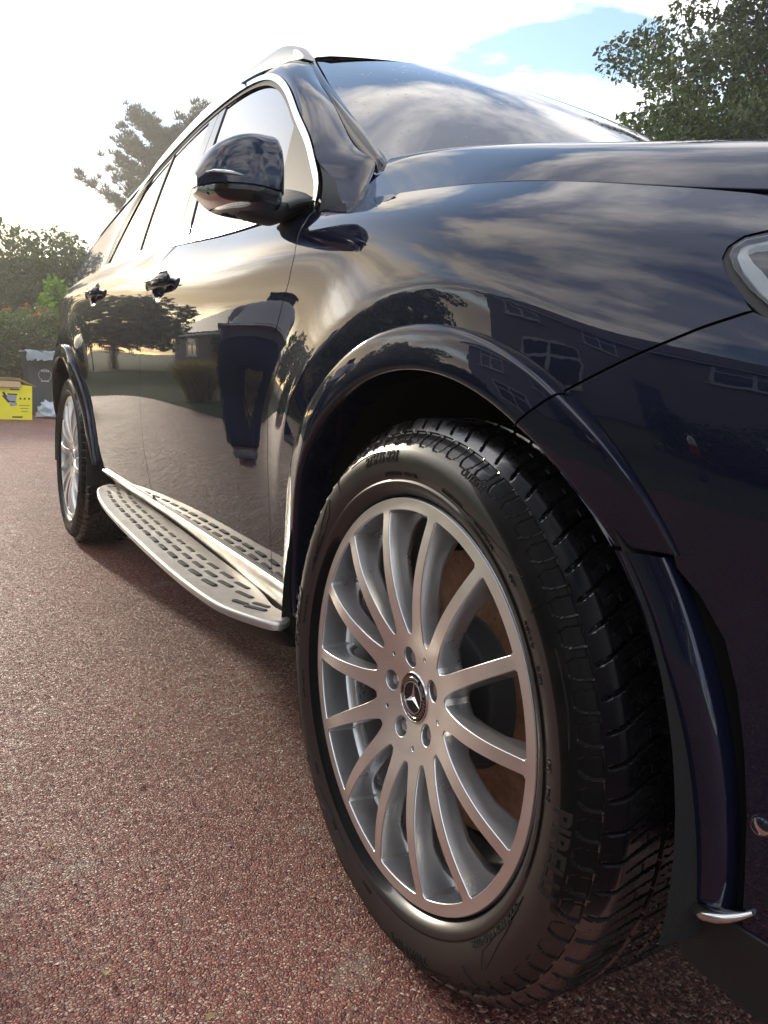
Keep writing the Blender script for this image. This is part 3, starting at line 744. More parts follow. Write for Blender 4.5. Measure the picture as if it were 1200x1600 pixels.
for j in range(H_.shape[0]):
    yv = H_[j, 0, 1]; a = abs(YC-yv)/.558
    xf = np.interp(yv, [.25, .385, .40, .42], [-1.43, -1.43, -1.30, -1.282]) if yv < .42 else -1.164-.121*min(1, a)**2.2
    for i in range(H_.shape[1]):
        if H_[j, i, 0] > xf:
            H_[j, i, 0] = xf
            nx = H_[j, -1]
    xr = xs; zc_ = np.interp(-H_[j, :, 0], -xs, H_[j, :, 2] if False else np.einsum('i,ik->k', Card(np.arange(8)).B(np.array([j/5.0]))[0], np.stack([r_[:, 2] for r_ in rows])))
    H_[j, :, 2] = zc_
Hm = H_[::-1][1:].copy(); Hm[..., 1] = 2*YC-Hm[..., 1]
fin(gridobj('roof', np.concatenate([H_, Hm]), M['paint'], CAR))
# rear body between belt and roof behind the quarter glass (D pillar) and tailgate
b = MB(); D = []
for (xa, za, xb_, zb_) in [(-2.70, 1.19, -2.36, 1.545), (-2.9, 1.185, -2.7, 1.50), (-3.2, 1.185, -3.05, 1.455), (-3.6, 1.18, -3.45, 1.40), (-3.88, 1.15, -3.75, 1.355)]:
    t_ = np.linspace(0, 1, 12); D.append(gs(xa+(xb_-xa)*t_, za+(zb_-za)*t_)+np.array([0, .004, 0]))
D = np.stack(D); fin(gridobj('d_pillar', D, M['paint'], CAR))
Dm = D.copy(); Dm[..., 1] = 2*YC-Dm[..., 1]; fin(gridobj('d_pillar', Dm, M['paint'], CAR))
b = MB(); e0 = D[-1]; e1 = Dm[-1]; b.grid(np.stack([e0+(e1-e0)*k for k in np.linspace(0, 1, 6)])); b.box((-4.02, YC, .85), (.10, 1.5, .8), bev=.04); fin(b.build('tailgate', M['paint'], CAR, smooth=False))
# far glasshouse, simple mirrored pieces
fp = [[-.55, 1.13], [-1.1, 1.53], [-1.6, 1.62], [-2.2, 1.57], [-2.75, 1.30], [-2.76, 1.2]]
fin(panel('window_surround', ring, mir(gs), M['chrome'], CAR, holes=[in3], step=.04, ds=.03, gap=0, out=(0, 1, 0)))
fin(panel('side_window', in3, mir(gs), M['glass'], CAR, step=.08, ds=.04, gap=0, out=(0, 1, 0), rim=None))
for nm in ('a_pillar', 'windscreen_pillar_trim', 'pillar_foot_cover'):
    src = bpy.data.objects[nm]; me = src.data.copy(); me.transform(Matrix.Translation((0, 2*YC, 0)) @ Matrix.Scale(-1, 4, (0, 1, 0))); me.flip_normals()
    o = bpy.data.objects.new(nm, me); COL.objects.link(o); o.parent = CAR; fin(o)
# roof rail
def rail(sign):
    b = MB(); P = []
    sec = [(-.016, 0), (-.015, .028), (-.006, .038), (.008, .038), (.016, .028), (.018, 0)]
    xs_ = np.array([-1.225, -1.245, -1.28, -1.34, -1.42, -1.55, -1.75, -2.1, -2.5, -2.9, -3.1, -3.2]); g = []
    for i, x in enumerate(xs_):
        y = .345-.0+.02*max(0, (-2.0-x)/1.2); z = float(np.interp(-x, [1.2, 1.35, 1.6, 2.0, 2.6, 3.2], [1.640, 1.672, 1.690, 1.695, 1.672, 1.61]))
        h = float(np.interp(i, [0, 1, 2, 3, 4, 9, 11], [.25, .60, .95, 1.15, 1.15, 1.1, .2]))
        g.append([(x+.0, (y+dx), z-.004+dz*h+(.012 if dz > .01 and 3 < i < 10 else 0)) for dx, dz in sec])
    G = np.array(g)
    if sign < 0: G[..., 1] = 2*YC-G[..., 1]
    G = np.einsum('ij,jkl->ikl', Card(np.arange(len(xs_))).B(np.linspace(0, len(xs_)-1, 50)), G)
    b.grid(G); b.add(G[0], [tuple(range(6))]); b.add(G[-1], [tuple(range(6))])
    fin(b.build('roof_rail', M['alu_trim'], CAR, sharp=40))
rail(1); rail(-1)
# scuttle and wipers
b = MB(); b.grid(np.stack([np.stack([np.interp(np.linspace(.16, 1.74, 30), [.16, YC, 1.74], [-.52, -.66, -.52]), np.linspace(.16, 1.74, 30), np.full(30, 1.165)+.0], 1), np.stack([np.interp(np.linspace(.2, 1.7, 30), [.2, YC, 1.7], [-.58, -.36, -.58]), np.linspace(.2, 1.7, 30), np.full(30, 1.17)], 1)])); fin(b.build('scuttle_panel', M['plastic'], CAR))
for y_ in (.45, 1.05):
    b = MB(); p = ws(np.array([(y_)/1.9, (y_+.25)/1.9, (y_+.50)/1.9]), np.array([.02, .035, .05])); b.tube(p+np.array([.01, 0, .012]), .006, 6); fin(b.build('wiper', M['plastic'], CAR))
# cabin interior
b = MB(); b.box((-.95, YC, 1.05), (.55, 1.5, .16), bev=.05); b.box((-1.0, YC, .9), (.3, 1.5, .4), bev=.05); fin(b.build('dashboard', M['leather'], CAR))
b = MB(); b.lathe([(.175+.013*math.cos(a), .013*math.sin(a)) for a in np.linspace(0, 2*math.pi, 9)], 40, axis='X'); b.lathe([(0, -.02), (.06, -.02), (.06, .03), (0, .03)], 16, axis='X'); b.box((0, 0, 0), (.02, .34, .03))
o = b.build('steering_wheel', M['leather'], CAR); o.location = (-1.23, .55, 1.08); o.rotation_euler = (0, R(-25), 0); fin(o)
for x_, ys in ((-1.75, (.55, 1.35)), (-2.65, (.55, YC, 1.35))):
    for y_ in ys:
        b = MB(); b.box((0, 0, .0), (.5, .5, .16), bev=.06); b.box((-.27, 0, .36), (.16, .50, .66), bev=.07, ry=R(-14)); b.box((-.37, 0, .80), (.11, .26, .20), bev=.05, ry=R(-10))
        b.tube([(-.35, .06, .6), (-.37, .06, .75)], .008, 6); b.tube([(-.35, -.06, .6), (-.37, -.06, .75)], .008, 6)
        o = b.build('seat', M['leather'], CAR); o.location = (x_, y_, .72); fin(o)
b = MB(); b.box((-2.2, YC, .66), (3.0, 1.6, .03)); b.box((-3.3, YC, .9), (.3, 1.5, .5)); fin(b.build('cabin_floor', M['leather'], CAR, smooth=False))
S2, T2 = np.meshgrid(np.linspace(.05, .95, 16), np.linspace(0, 1, 10)); g_ = np.stack([-1.42-T2*2.0, .42+S2*1.06, 1.655-.08*T2+0*S2], -1); fin(gridobj('headliner', g_, M['leather'], CAR))
o = (lambda b: (b.box((0, 0, 0), (.03, .24, .07), bev=.012), b.build('rear_view_mirror', M['black_gloss'], CAR))[1])(MB()); o.location = (-1.17, YC, 1.56); fin(o)
# ---------------------------------------------------------------- mirror, handles, sill, lamps
def superloft(secs, n=40, m=40):
    """secs: list of (centre, halfA vec, halfB vec, exponent) -> closed-ish loft grid"""
    a = np.linspace(0, 2*np.pi, n+1); rows = []
    for c, A, B, e in secs:
        ca, sa = np.cos(a), np.sin(a); u = np.sign(ca)*np.abs(ca)**(2/e); v = np.sign(sa)*np.abs(sa)**(2/e)
        rows.append(np.array(c)+u[:, None]*np.array(A)+v[:, None]*np.array(B))
    G = np.stack(rows); return np.einsum('ij,jkl->ikl', Card(np.arange(len(G))).B(np.linspace(0, len(G)-1, m)), G)
# door mirror. local y runs outward (-y); the face looks forward (+x)
MR = fin(empty('door_mirror', (-.60, .02, 1.13), CAR)); MRX = Vector((-.60, .02, 1.13))
def mfin(o): o.parent = MR; o.matrix_parent_inverse = Matrix.Translation(-MRX); return o
def shellgrid(y0, y1, top, bot, nose, back, n=34, m=34, up=True):
    """mirror head sections across y: flat at the seam, rounded away from it"""
    rows = []
    for t in np.linspace(0, 1, m):
        y = y0+(y1-y0)*(1-(1-t)**1.0); zt_, zb_ = (top(t), bot(t)) if up else (bot(t), top(t)); xn, xb = nose(t), back(t)
        a = np.linspace(0, np.pi/2, n)
        x = xb+(xn-xb)*np.cos(a)**(.62); z = zb_+(zt_-zb_)*np.sin(a)**(.80 if up else .7)
        rows.append(np.concatenate([[[xb, y, zb_]], np.stack([x, np.full(n, y), z], 1)]))
    return np.stack(rows)
I = lambda xs, ys: (lambda t: float(spl(xs, ys)([t])[0]))
top = I([0, .06, .15, .4, .7, .88, 1], [1.220, 1.240, 1.246, 1.243, 1.224, 1.196, 1.160]); mid = I([0, .5, 1], [1.140, 1.141, 1.138]); bot = I([0, .2, .6, .85, 1], [1.108, 1.100, 1.098, 1.108, 1.128])
nose = I([0, .06, .15, .4, .7, .9, 1], [-.560, -.536, -.526, -.516, -.528, -.556, -.592]); back = lambda t: -.622-.004*t
G = shellgrid(.022, -.130, top, mid, nose, back)
def capends(b, G):
    b.grid(G); b.add(np.concatenate([G[0], [G[0].mean(0)]]), [(i, i+1, len(G[0])) for i in range(len(G[0])-1)]); b.add(np.concatenate([G[-1], [G[-1].mean(0)]]), [(i+1, i, len(G[-1])) for i in range(len(G[-1])-1)])
b = MB(); capends(b, G); mc = mfin(b.build('mirror_cap', M['paint'], MR, sharp=45))
G = shellgrid(.020, -.128, lambda t: mid(t)-.0025, bot, lambda t: nose(t)-.003, back, up=False)
b = MB(); capends(b, G); mfin(b.build('mirror_lower_housing', M['black_gloss'], MR, sharp=45))
# dark seam core, indicator and mirror glass
b = MB(); b.box((-.585, -.052, 1.143), (.05, .13, .06), bev=.01); mfin(b.build('mirror_core', M['dark'], MR))
t_ = np.linspace(.60, .93, 22); P = np.array([[nose(t)+.0005-.003*(t > .9), .022-.152*t, mid(t)+.010+.022*(t-.5)] for t in t_])
b = MB(); b.tube(P, .0034*np.interp(t_, [.6, .7, .88, .93], [.2, 1, 1, .3]), 8, flat=1.0); mfin(b.build('indicator_strip', M['lamp_lens'], MR))
b = MB(); b.tube(P-np.array([.003, 0, 0]), .0022, 8); mfin(b.build('indicator_lamp', M['reflector'], MR))
b = MB(); b.box((-.622, -.040, 1.168), (.006, .100, .070), bev=.003); mfin(b.build('mirror_glass', M['chrome'], MR))
# arm from the door skin to the head
arm = superloft([((-.66, .085, 1.135), (.055, 0, 0), (0, 0, .014), 2.6), ((-.645, .060, 1.128), (.052, 0, 0), (0, 0, .016), 2.6), ((-.62, .030, 1.117), (.045, 0, 0), (0, .0, .020), 2.6), ((-.595, .000, 1.108), (.040, 0, 0), (0, 0, .017), 2.6), ((-.585, -.035, 1.104), (.032, 0, 0), (0, 0, .013), 2.6), ((-.58, -.060, 1.106), (.020, 0, 0), (0, 0, .008), 2.6)], 32, 34)
b = MB(); b.grid(arm); mfin(b.build('mirror_arm', M['plastic'], MR))
foot = superloft([((-.655, .088, 1.165), (.080, 0, -.02), (0, 0, .010), 2.4), ((-.655, .076, 1.148), (.100, 0, -.01), (0, 0, .012), 2.4), ((-.650, .060, 1.135), (.085, 0, 0), (0, 0, .014), 2.4), ((-.63, .040, 1.124), (.055, 0, 0), (0, 0, .014), 2.4)], 32, 20)
b = MB(); b.grid(foot); mfin(b.build('mirror_foot', M['plastic'], MR))
# door handles
doors = {o.name: o for o in CAR.children}
for cx_, cz_, dn in ((-1.405, 1.043, 'front_door'), (-2.385, 1.075, 'rear_door')):
    b = MB(); rows = []
    for t in np.linspace(0, 1, 22):
        x = cx_-.108+.216*t; e = math.sin(math.pi*np.clip(t, .02, .98))**.35; yb = float(side(np.array([x]), np.array([cz_]))[0, 1])
        yc = yb-.006-.017*e; a = np.linspace(0, 2*np.pi, 16)
        hz = .0185*(.55+.45*e); hy = .0075*(.6+.4*e)
        rows.append(np.stack([np.full(16, x), yc+hy*np.cos(a)*1.0, cz_+hz*np.sign(np.sin(a))*np.abs(np.sin(a))**.8+.004*(t-.5)], 1))
    G = np.stack(rows); b.grid(G); b.add(G[0], [tuple(range(15))]); b.add(G[-1], [tuple(range(15))[::-1]])
    for t in (0.06, .94):
        x = cx_-.108+.216*t; yb = float(side(np.array([x]), np.array([cz_]))[0, 1]); b.tube([(x, yb+.01, cz_), (x, yb-.014, cz_)], .010, 12)
    o = b.build('door_handle', M['paint'], doors[dn], sharp=60); o.matrix_parent_inverse = Matrix.Identity(4)
    b = MB(); b.tube([(cx_-.08, yb-.0315, cz_+.006), (cx_+.08, yb-.0315, cz_+.003)], .0022, 8); o2 = b.build('handle_chrome_line', M['chrome'], CAR); fin(o2)
# sill trim, recess wall and running board
xs_ = np.linspace(-2.335, -.395, 60)
def prow(y, z, s=0): return np.stack([xs_, np.full(60, y)+s, np.full(60, z)], 1)
yS = side(xs_, np.full(60, .410))[:, 1]
inn = lambda x: np.interp(-np.asarray(x, float), [.42, .50, .60, .904, 1.3, 1.7, 2.1, 2.34], [.030, .030, .036, .052, .066, .074, .075, .070])
b = MB(); pr = [(.004, .416), (-.008, .4145), (-.0115, .410), (-.0105, .4045), (.002, .4005)]
G = np.stack([np.stack([xs_, yS+dy, np.full(60, z)], 1) for dy, z in pr]); b.grid(G); b.add(G[:, 0], [(0, 1, 2, 3, 4)]); b.add(G[:, -1], [(4, 3, 2, 1, 0)])
fin(b.build('sill_trim', M['alu_trim'], CAR, sharp=35))
b = MB(); yi = np.minimum(inn(xs_)+.004, .075)
rowsw = [(yS+.001, .401), (yS+.002, .394), (yS*.6+yi*.4, .386), (yi+.001, .374), (yi+.003, .368), (yi+.01, .362), (yi+.02, .30), (yi+.05, .27)]
G = np.stack([np.stack([xs_, yy, np.full(60, z)], 1) for yy, z in rowsw]); b.grid(G); fin(b.build('sill_cover', M['board'], CAR))
b = MB(); P = np.array([[-.395, .035, .405], [-.395, .09, .37], [-.42, .10, .26], [-.41, .05, .28]]); 
b.grid(np.stack([smooth_curve([[-.395, .032, .404], [-.392, .03, .37], [-.40, .05, .31], [-.42, .08, .25]], 10), smooth_curve([[-.47, .046, .395], [-.47, .045, .36], [-.47, .060, .31], [-.50, .09, .25]], 10)])); b.grid(np.stack([smooth_curve([[-.395, .032, .404], [-.392, .03, .37], [-.40, .05, .31], [-.42, .08, .25]], 10), smooth_curve([[-.395, .16, .404], [-.392, .16, .37], [-.40, .16, .31], [-.42, .16, .25]], 10)]))
fin(b.build('sill_end_cap', M['plastic'], CAR))
bo = [[-2.245, .046], [-2.19, .010], [-2.08, -.022], [-1.92, -.044], [-1.716, -.060], [-1.372, -.072], [-1.077, -.077], [-.86, -.077], [-.693, -.071], [-.561, -.055], [-.480, -.028], [-.438, .004], [-.448, .018], [-.52, .024], [-.60, .033], [-.904, .050], [-1.3, .064], [-1.7, .072], [-2.05, .073], [-2.17, .068], [-2.225, .060]]
bos = smooth_curve(bo+[bo[0]], 200)[:-1]
bf = lambda x, y: np.stack([x, y, .365+.003*np.cos(np.clip((y-.02)/.08, -1, 1)*1.5)], -1)
BR = [(.003, .0008, .25), (.006, .003, .6), (.0075, .008, .95), (.007, .013, 1.0), (.002, .019, 1.0)]
rb_ = fin(panel('running_board', bos, bf, [M['board']], CAR, step=.02, ds=.012, gap=0.0, rim=BR, out=(0, 0, 1)))
b = MB(); b.grid(np.stack([np.stack([bos[:, 0], bos[:, 1]*.99+.000, np.full(len(bos), .346)], 1), np.stack([bos[:, 0]*.995-.006, np.clip(bos[:, 1]+.035, None, .12), np.full(len(bos), .312)], 1), np.stack([bos[:, 0]*.9-.13, np.full(len(bos), .13), np.full(len(bos), .27)], 1)])); fin(b.build('running_board_underside', M['plastic'], CAR))
b = MB()
random.seed(4)
def stud(x, y, L, w=.0065, ang=0):
    n = 8; a = np.concatenate([np.linspace(-math.pi/2, math.pi/2, n), np.linspace(math.pi/2, 1.5*math.pi, n)])
    base = np.stack([np.cos(a)*w+np.where(np.arange(2*n) < n, L/2-w, -L/2+w), np.sin(a)*w], 1)
    c, s = math.cos(ang), math.sin(ang); base = base @ np.array([[c, s], [-s, c]])
    z0 = .3665; V = [np.column_stack([base+[x, y], np.full(2*n, z0)]), np.column_stack([base*.92+[x, y], np.full(2*n, z0+.0026)]), np.column_stack([base*.70+[x, y], np.full(2*n, z0+.0029)])]
    F = [(k*2*n+i, k*2*n+(i+1) % (2*n), (k+1)*2*n+(i+1) % (2*n), (k+1)*2*n+i) for k in range(2) for i in range(2*n)]+[tuple(range(4*n, 6*n))]
    b.add(np.concatenate(V), F)
for i in range(17):
    x = -.625-.0925*i; e = float(np.interp(-x, [.44, .48, .561, .693, .86, 1.077, 1.372, 1.716, 1.92, 2.08, 2.19], [.004, -.028, -.055, -.071, -.077, -.077, -.072, -.060, -.044, -.022, .010]))
    for k in range(3):
        xx = x-(.022, 0, -.022)[k]; yy = e+.034+k*.029
        if xx < -2.12 or yy > float(inn([xx])[0])-.014 or (i == 0 and k == 0): continue
        stud(xx, yy, .068, ang=float(np.interp(-x, [.6, .8, 1.0, 2.0], [.22, .08, .0, -.08])))
stud(-.528, -.012, .060, ang=.50); stud(-.545, .006, .050, ang=.40); stud(-.575, -.026, .05, ang=.35)
stud(-2.165, .030, .022); stud(-2.175, .050, .022)
fin(b.build('grip_studs', M['plastic'], CAR, sharp=50))
# headlamp: lens on the body surface, housing and reflector behind it
hl = fin(empty('headlamp', (.45, .08, .92), CAR)); HLX = Vector((.45, .08, .92))
def hfin(o): o.parent = hl; o.matrix_parent_inverse = Matrix.Translation(-HLX); return o
hfin(panel('lamp_surround', inset(HEAD, -.002), side, M['plastic'], hl, holes=[inset(HEAD, .0055)], step=.02, ds=.01, gap=0, lift=-.002, rim=[(0, .02, 1)]))
hfin(panel('lamp_lens', inset(HEAD, .0055), side, M['lamp_lens'], hl, step=.02, ds=.01, gap=.0002, lift=.0015, rim=[(.0005, .003, 1)]))
def back(u, z): P = side(u, z).copy(); P[:, 1] += .045+.25*np.clip(.06-np.abs(z-.92), 0, 1); P[:, 0] -= .02; return P
hfin(panel('lamp_housing', inset(HEAD, .004), lambda u, z: side(u, z)+np.array([-.01, .050, 0]), M['reflector'], hl, step=.02, ds=.01, gap=0, rim=None))
hfin(panel('lamp_bezel', inset(HEAD, .006), lambda u, z: side(u, z)+np.array([0, .010, 0]), M['white'], hl, holes=[inset(HEAD, .016)], step=.02, ds=.01, gap=0, rim=[(0, .035, 1)]))
for (u0_, z0_, r_) in ((.56, .905, .030), (.68, .90, .030)):
    b = MB(); b.lathe([(r_*math.cos(a), -.02*math.sin(a)) for a in np.linspace(0, math.pi/2, 7)]+[(0, -.0201)], 24); b.lathe([(r_+.004, .01), (r_+.004, -.004), (r_, -.006)], 24)
    o = b.build('lamp_projector', M['reflector'], hl); P = side(np.array([u0_]), np.array([z0_]))[0]; o.location = P+np.array([-.01, .035, 0]); o.rotation_euler = (0, 0, R(30)); hfin(o)
b = MB()
for k in range(3):
    u_ = np.linspace(.405, .60, 20); P = side(u_, .955-.0*u_-.022*k-.06*(u_-.4))+np.array([0, .026, 0]); b.tube(P, .0035, 6)
hfin(b.build('lamp_light_guides', M['white'], hl))
# grille and number-plate-less nose
b = MB(); ug = np.linspace(1.02, 1.42, 20); G = np.stack([side(ug, np.full(20, z))+np.array([.01, 0, 0]) for z in np.linspace(.42, .84, 12)]); b.grid(G); fin(b.build('grille', M['black_gloss'], CAR))


b = MB(); b.box((-.52, .205, 1.135), (.12, .10, .07), bev=.01); fin(b.build('corner_gap_filler', M['dark'], CAR))  # dark filler box added to black out the hole below the pillar foot
# ---------------------------------------------------------------- wheel
YF = spl([0, .036, .05, .085, .12, .16, .20, .24, .265, .277], [.024, .0215, .0190, .0130, .0050, -.0015, -.0030, .0005, .0035, .004])
def wf(x, z):
    r = np.hypot(x, z); return np.stack([x, YF(r), z], -1)
NS = 14; A0 = R(4.5)
def windows(k, grow=0.0, r0=.090, r1=.2625, n=12):
    """polygon between spoke k and k+1, corners rounded"""
    ac = A0+(k+.5)*2*math.pi/NS; hw = math.pi/NS; L = []
    rr = np.concatenate([[r0], np.linspace(r0+.006, r1-.004, n), [r1]])
    def ang(r):
        w = np.interp(r, [.085, .10, .12, .16, .20, .265], [.0145, .0125, .0106, .0094, .0084, .0076])
        a = hw-math.asin(w/r)
        if r < r0+.010: a *= math.sqrt(max(.0, 1-((r0+.010-r)/.010)**2))*.999 if r > r0 else .35
        return a
    up = [(r, ang(r)) for r in rr]; up[0] = (r0, up[1][1]*.55); up[-1] = (r1, ang(r1)-.014)
    pts = [(r, a) for r, a in up]+[(r1, a) for a in np.linspace(up[-1][1], -up[-1][1], 8)[1:-1]]+[(r, -a) for r, a in up[::-1]]
    if grow:   # funnel: narrower and shorter with depth
        gi, go = grow
        pts = [(r0+(r-r0)*1.0+gi*(1-(r-r0)/(r1-r0))-go*((r-r0)/(r1-r0)), a*np.interp(r, [r0, r1], [1-gi*12, 1-gi*12])) for r, a in pts]
    return np.array([[r*math.cos(ac+a), r*math.sin(ac+a)] for r, a in pts])
def circ(r, n, c=(0, 0)): a = np.linspace(0, 2*np.pi, n, endpoint=False); return np.stack([c[0]+r*np.cos(a), c[1]+r*np.sin(a)], 1)
BA = [R(30+72*i) for i in range(5)]
wheel_parts = []
WH = fin(empty('wheel', (0, 0, .385), CAR))
def wp(o): o.parent = WH; return o
wins = [windows(k) for k in range(NS)]
bh = [circ(.0155, 20, (.056*math.cos(a), .056*math.sin(a))) for a in BA]
sh = [circ(.0042, 12, (.070*math.cos(a+R(36)), .070*math.sin(a+R(36)))) for a in BA]
wp(panel('rim_face', circ(.277, 200), wf, [M['machined'], M['silver']], WH, holes=wins+bh+sh+[circ(.0365, 60)], step=.008, ds=.0055, gap=0, rim=[(.0008, .0010, .6), (.0010, .0030, 1)], rim_mat=1))
# painted spoke walls (funnels) and barrel
b = MB()
for k in range(NS):
    W0 = dens(wins[k], .006); n0 = len(W0); y0 = YF(np.hypot(W0[:, 0], W0[:, 1]))+.0025
    ac = A0+(k+.5)*2*math.pi/NS; r = np.hypot(W0[:, 0], W0[:, 1]); a = (np.arctan2(W0[:, 1], W0[:, 0])-ac+math.pi) % (2*math.pi)-math.pi
    f = (r-.090)/(.2625-.090)
    dd = np.interp(r, [.09, .12, .20, .235, .250, .2625], [.030, .024, .026, .036, .046, .056])
    def ring_(inr, outr, an, k_): rr = r+inr*(1-f)-outr*f; return np.stack([rr*np.cos(ac+a*an), y0+dd*k_, rr*np.sin(ac+a*an)], 1)
    L = [np.stack([W0[:, 0], y0, W0[:, 1]], 1), ring_(.0012, .0004, .985, .06), ring_(.003, .0008, .955, .5), ring_(.005, .0012, .915, .93), ring_(.006, .002, .90, 1.0), ring_(.006, .004, .93, 1.12), ring_(.002, .006, 1.02, 1.25)]
    G = np.stack(L); G = np.concatenate([G, G[:, :1]], 1); b.grid(G)
for a in BA:   # bolt wells
    c = (.056*math.cos(a), .056*math.sin(a)); P = circ(.0155, 20, c); y0 = YF(np.hypot(P[:, 0], P[:, 1]))+.002
    G = np.stack([np.stack([P[:, 0], y0, P[:, 1]], 1), np.stack([c[0]+(P[:, 0]-c[0])*.93, y0+.018, c[1]+(P[:, 1]-c[1])*.93], 1), np.stack([c[0]+(P[:, 0]-c[0])*.5, y0+.022, c[1]+(P[:, 1]-c[1])*.5], 1), np.stack([c[0]+(P[:, 0]-c[0])*.01, y0+.022, c[1]+(P[:, 1]-c[1])*.01], 1)]); G = np.concatenate([G, G[:, :1]], 1); b.grid(G)
b.lathe([(.2765, .0055), (.2785, .0075), (.2790, .012), (.279, .022), (.272, .030)], 160); b.lathe([(.262, .020), (.2625, .046), (.258, .054), (.250, .058), (.247, .066), (.245, .10), (.243, .16), (.243, .22), (.262, .235), (.281, .24)], 160)
b.lathe([(.0365, .030), (.0365, .045)], 40)
rim = wp(b.build('rim', M['silver'], WH, sharp=38))
# tyre with cut tread
def build_tyre():
    prof = np.array([(.2700, .030), (.2792, .0150), (.2815, .0080), (.2860, .0020), (.2910, -.0035), (.2960, -.0058), (.3005, -.0062), (.3035, -.0048), (.3060, -.0058), (.3130, -.0082), (.3230, -.0100), (.3330, -.0098), (.3430, -.0070), (.3520, -.0020), (.3600, .0060), (.3655, .0135)])
    NP = 70; SP = 26; NA = NP*SP; a = np.arange(NA)*2*np.pi/NA
    # tread cross-section
    s = np.linspace(-1, 1, 131); yc = .128; hw = .114
    yt = yc+hw*np.sign(s)*np.abs(s)**.98; rt = .3885-.0030*np.abs(s)**2-.0165*np.clip((np.abs(s)-.84)/.16, 0, 1)**1.7
    A, S = np.meshgrid(a, s); ph = (A*NP/(2*np.pi))
    def groove(d, w, e): return np.clip((w-np.abs(d))/e, 0, 1)
    def per(x): return (x+.5) % 1-.5
    dep = np.zeros_like(A)
    for c, w in ((-.40, .024), (-.02, .026), (.36, .026), (.66, .014)):
        dep = np.maximum(dep, .0075*groove(S-c, w, .012))
    sl = 0.9*(S+1)+.35*np.sin((S+1)*3.0)           # swept lateral grooves
    lat = per(ph-sl); shoulder = np.clip((-.36-S)/.03, 0, 1)
    dep = np.maximum(dep, .0070*groove(lat, .075, .035)*shoulder*np.clip((S+.985)/.03, 0, 1))
    half = per(ph-sl-.5); dep = np.maximum(dep, .0035*groove(half, .045, .045)*np.clip((-.40-S)/.02, 0, 1)*np.clip((S+.80)/.03, 0, 1))
    mid = np.clip((S+.36)/.02, 0, 1)*np.clip((.95-S)/.02, 0, 1)
    dep = np.maximum(dep, .0060*groove(per(ph*1.0-S*.9), .050, .035)*mid)
    dep = np.maximum(dep, .0030*groove(per(ph-S*.9-.36+.04*np.sin(S*60)), .03, .04)*mid); dep = np.maximum(dep, .0030*groove(per(ph-S*.9-.68+.04*np.sin(S*60)), .03, .04)*mid)
    # small circumferential sipe ticks
    dep = np.maximum(dep, .0025*groove(S+.60, .008, .006)*(np.abs(per(ph-sl-.25)) < .14)); dep = np.maximum(dep, .0025*groove(S+.20, .008, .006)*(np.abs(per(ph)) < .2))
    Rr = rt[:, None]-dep; Y = np.repeat(yt[:, None], NA, 1)
    # shoulder lugs: hexagonal pockets that close each lateral groove on the sidewall edge
    rs = np.array([.3672, .3682, .3690, .3698, .3706, .3712]); rs_y = np.interp(rs, [.3655, .3725], [.0135, .0142])
    SW = []
    swp = np.concatenate([prof[10:], np.array([(.3672, .0140)])])
    # fine rows over the lug band r .346...368 on the sidewall
    lugr = np.linspace(.345, .3668, 26); lugy = np.interp(lugr, np.append(prof[:, 0], .3690), np.append(prof[:, 1], .0145))
    A2, L2 = np.meshgrid(a, (lugr-.345)/(.3668-.345)); p2 = per(A2*NP/(2*np.pi)-.02-.10*(1-L2))
    hexw = np.interp(L2, [0, .22, .50, 1], [0, .17, .33, .33])
    inside = (np.abs(p2) < hexw)&(L2 > .22); edge = (np.abs(np.abs(p2)-hexw) < .030)&(L2 > .22)|((np.abs(L2-.22) < .035)&(np.abs(p2) < .18))
    ld = .0016*inside+.0003*edge; ld -= .0010*((np.abs(p2+hexw+.05) < .022)&(L2 > .25)); ld *= np.clip((L2-.1)/.1, 0, 1)
    rows = []; 
    k10 = [i for i in range(len(prof)) if prof[i, 0] < .3445]
    for i in k10: rows.append((np.full(NA, prof[i, 0]), np.full(NA, prof[i, 1])))
    for j in range(len(lugr)): rows.append((np.full(NA, lugr[j])-.15*ld[j], lugy[j]+ld[j]))
    for j in range(len(s)): rows.append((Rr[j], Y[j]))
    back = [(.3655, .2425), (.352, .258), (.333, .266), (.31, .264), (.29, .252), (.272, .232)]
    for r, y in back: rows.append((np.full(NA, r), np.full(NA, y)))
    n = len(rows); RR = np.stack([r for r, _ in rows]); YY = np.stack([y for _, y in rows])
    V = np.stack([RR*np.cos(a), YY, RR*np.sin(a)], -1).reshape(-1, 3)
    V[:, 2] = np.maximum(V[:, 2], -.3842)
    i = np.arange(n*NA).reshape(n, NA); j = np.roll(i, -1, 1)
    q = np.stack([i[:-1], j[:-1], j[1:], i[1:]], -1).reshape(-1, 4)
    mi = np.zeros((n-1, NA)); t0 = len(k10)+len(lugr); mi[t0-1:t0+len(s)] = 1
    return V, q, mi.ravel(), prof
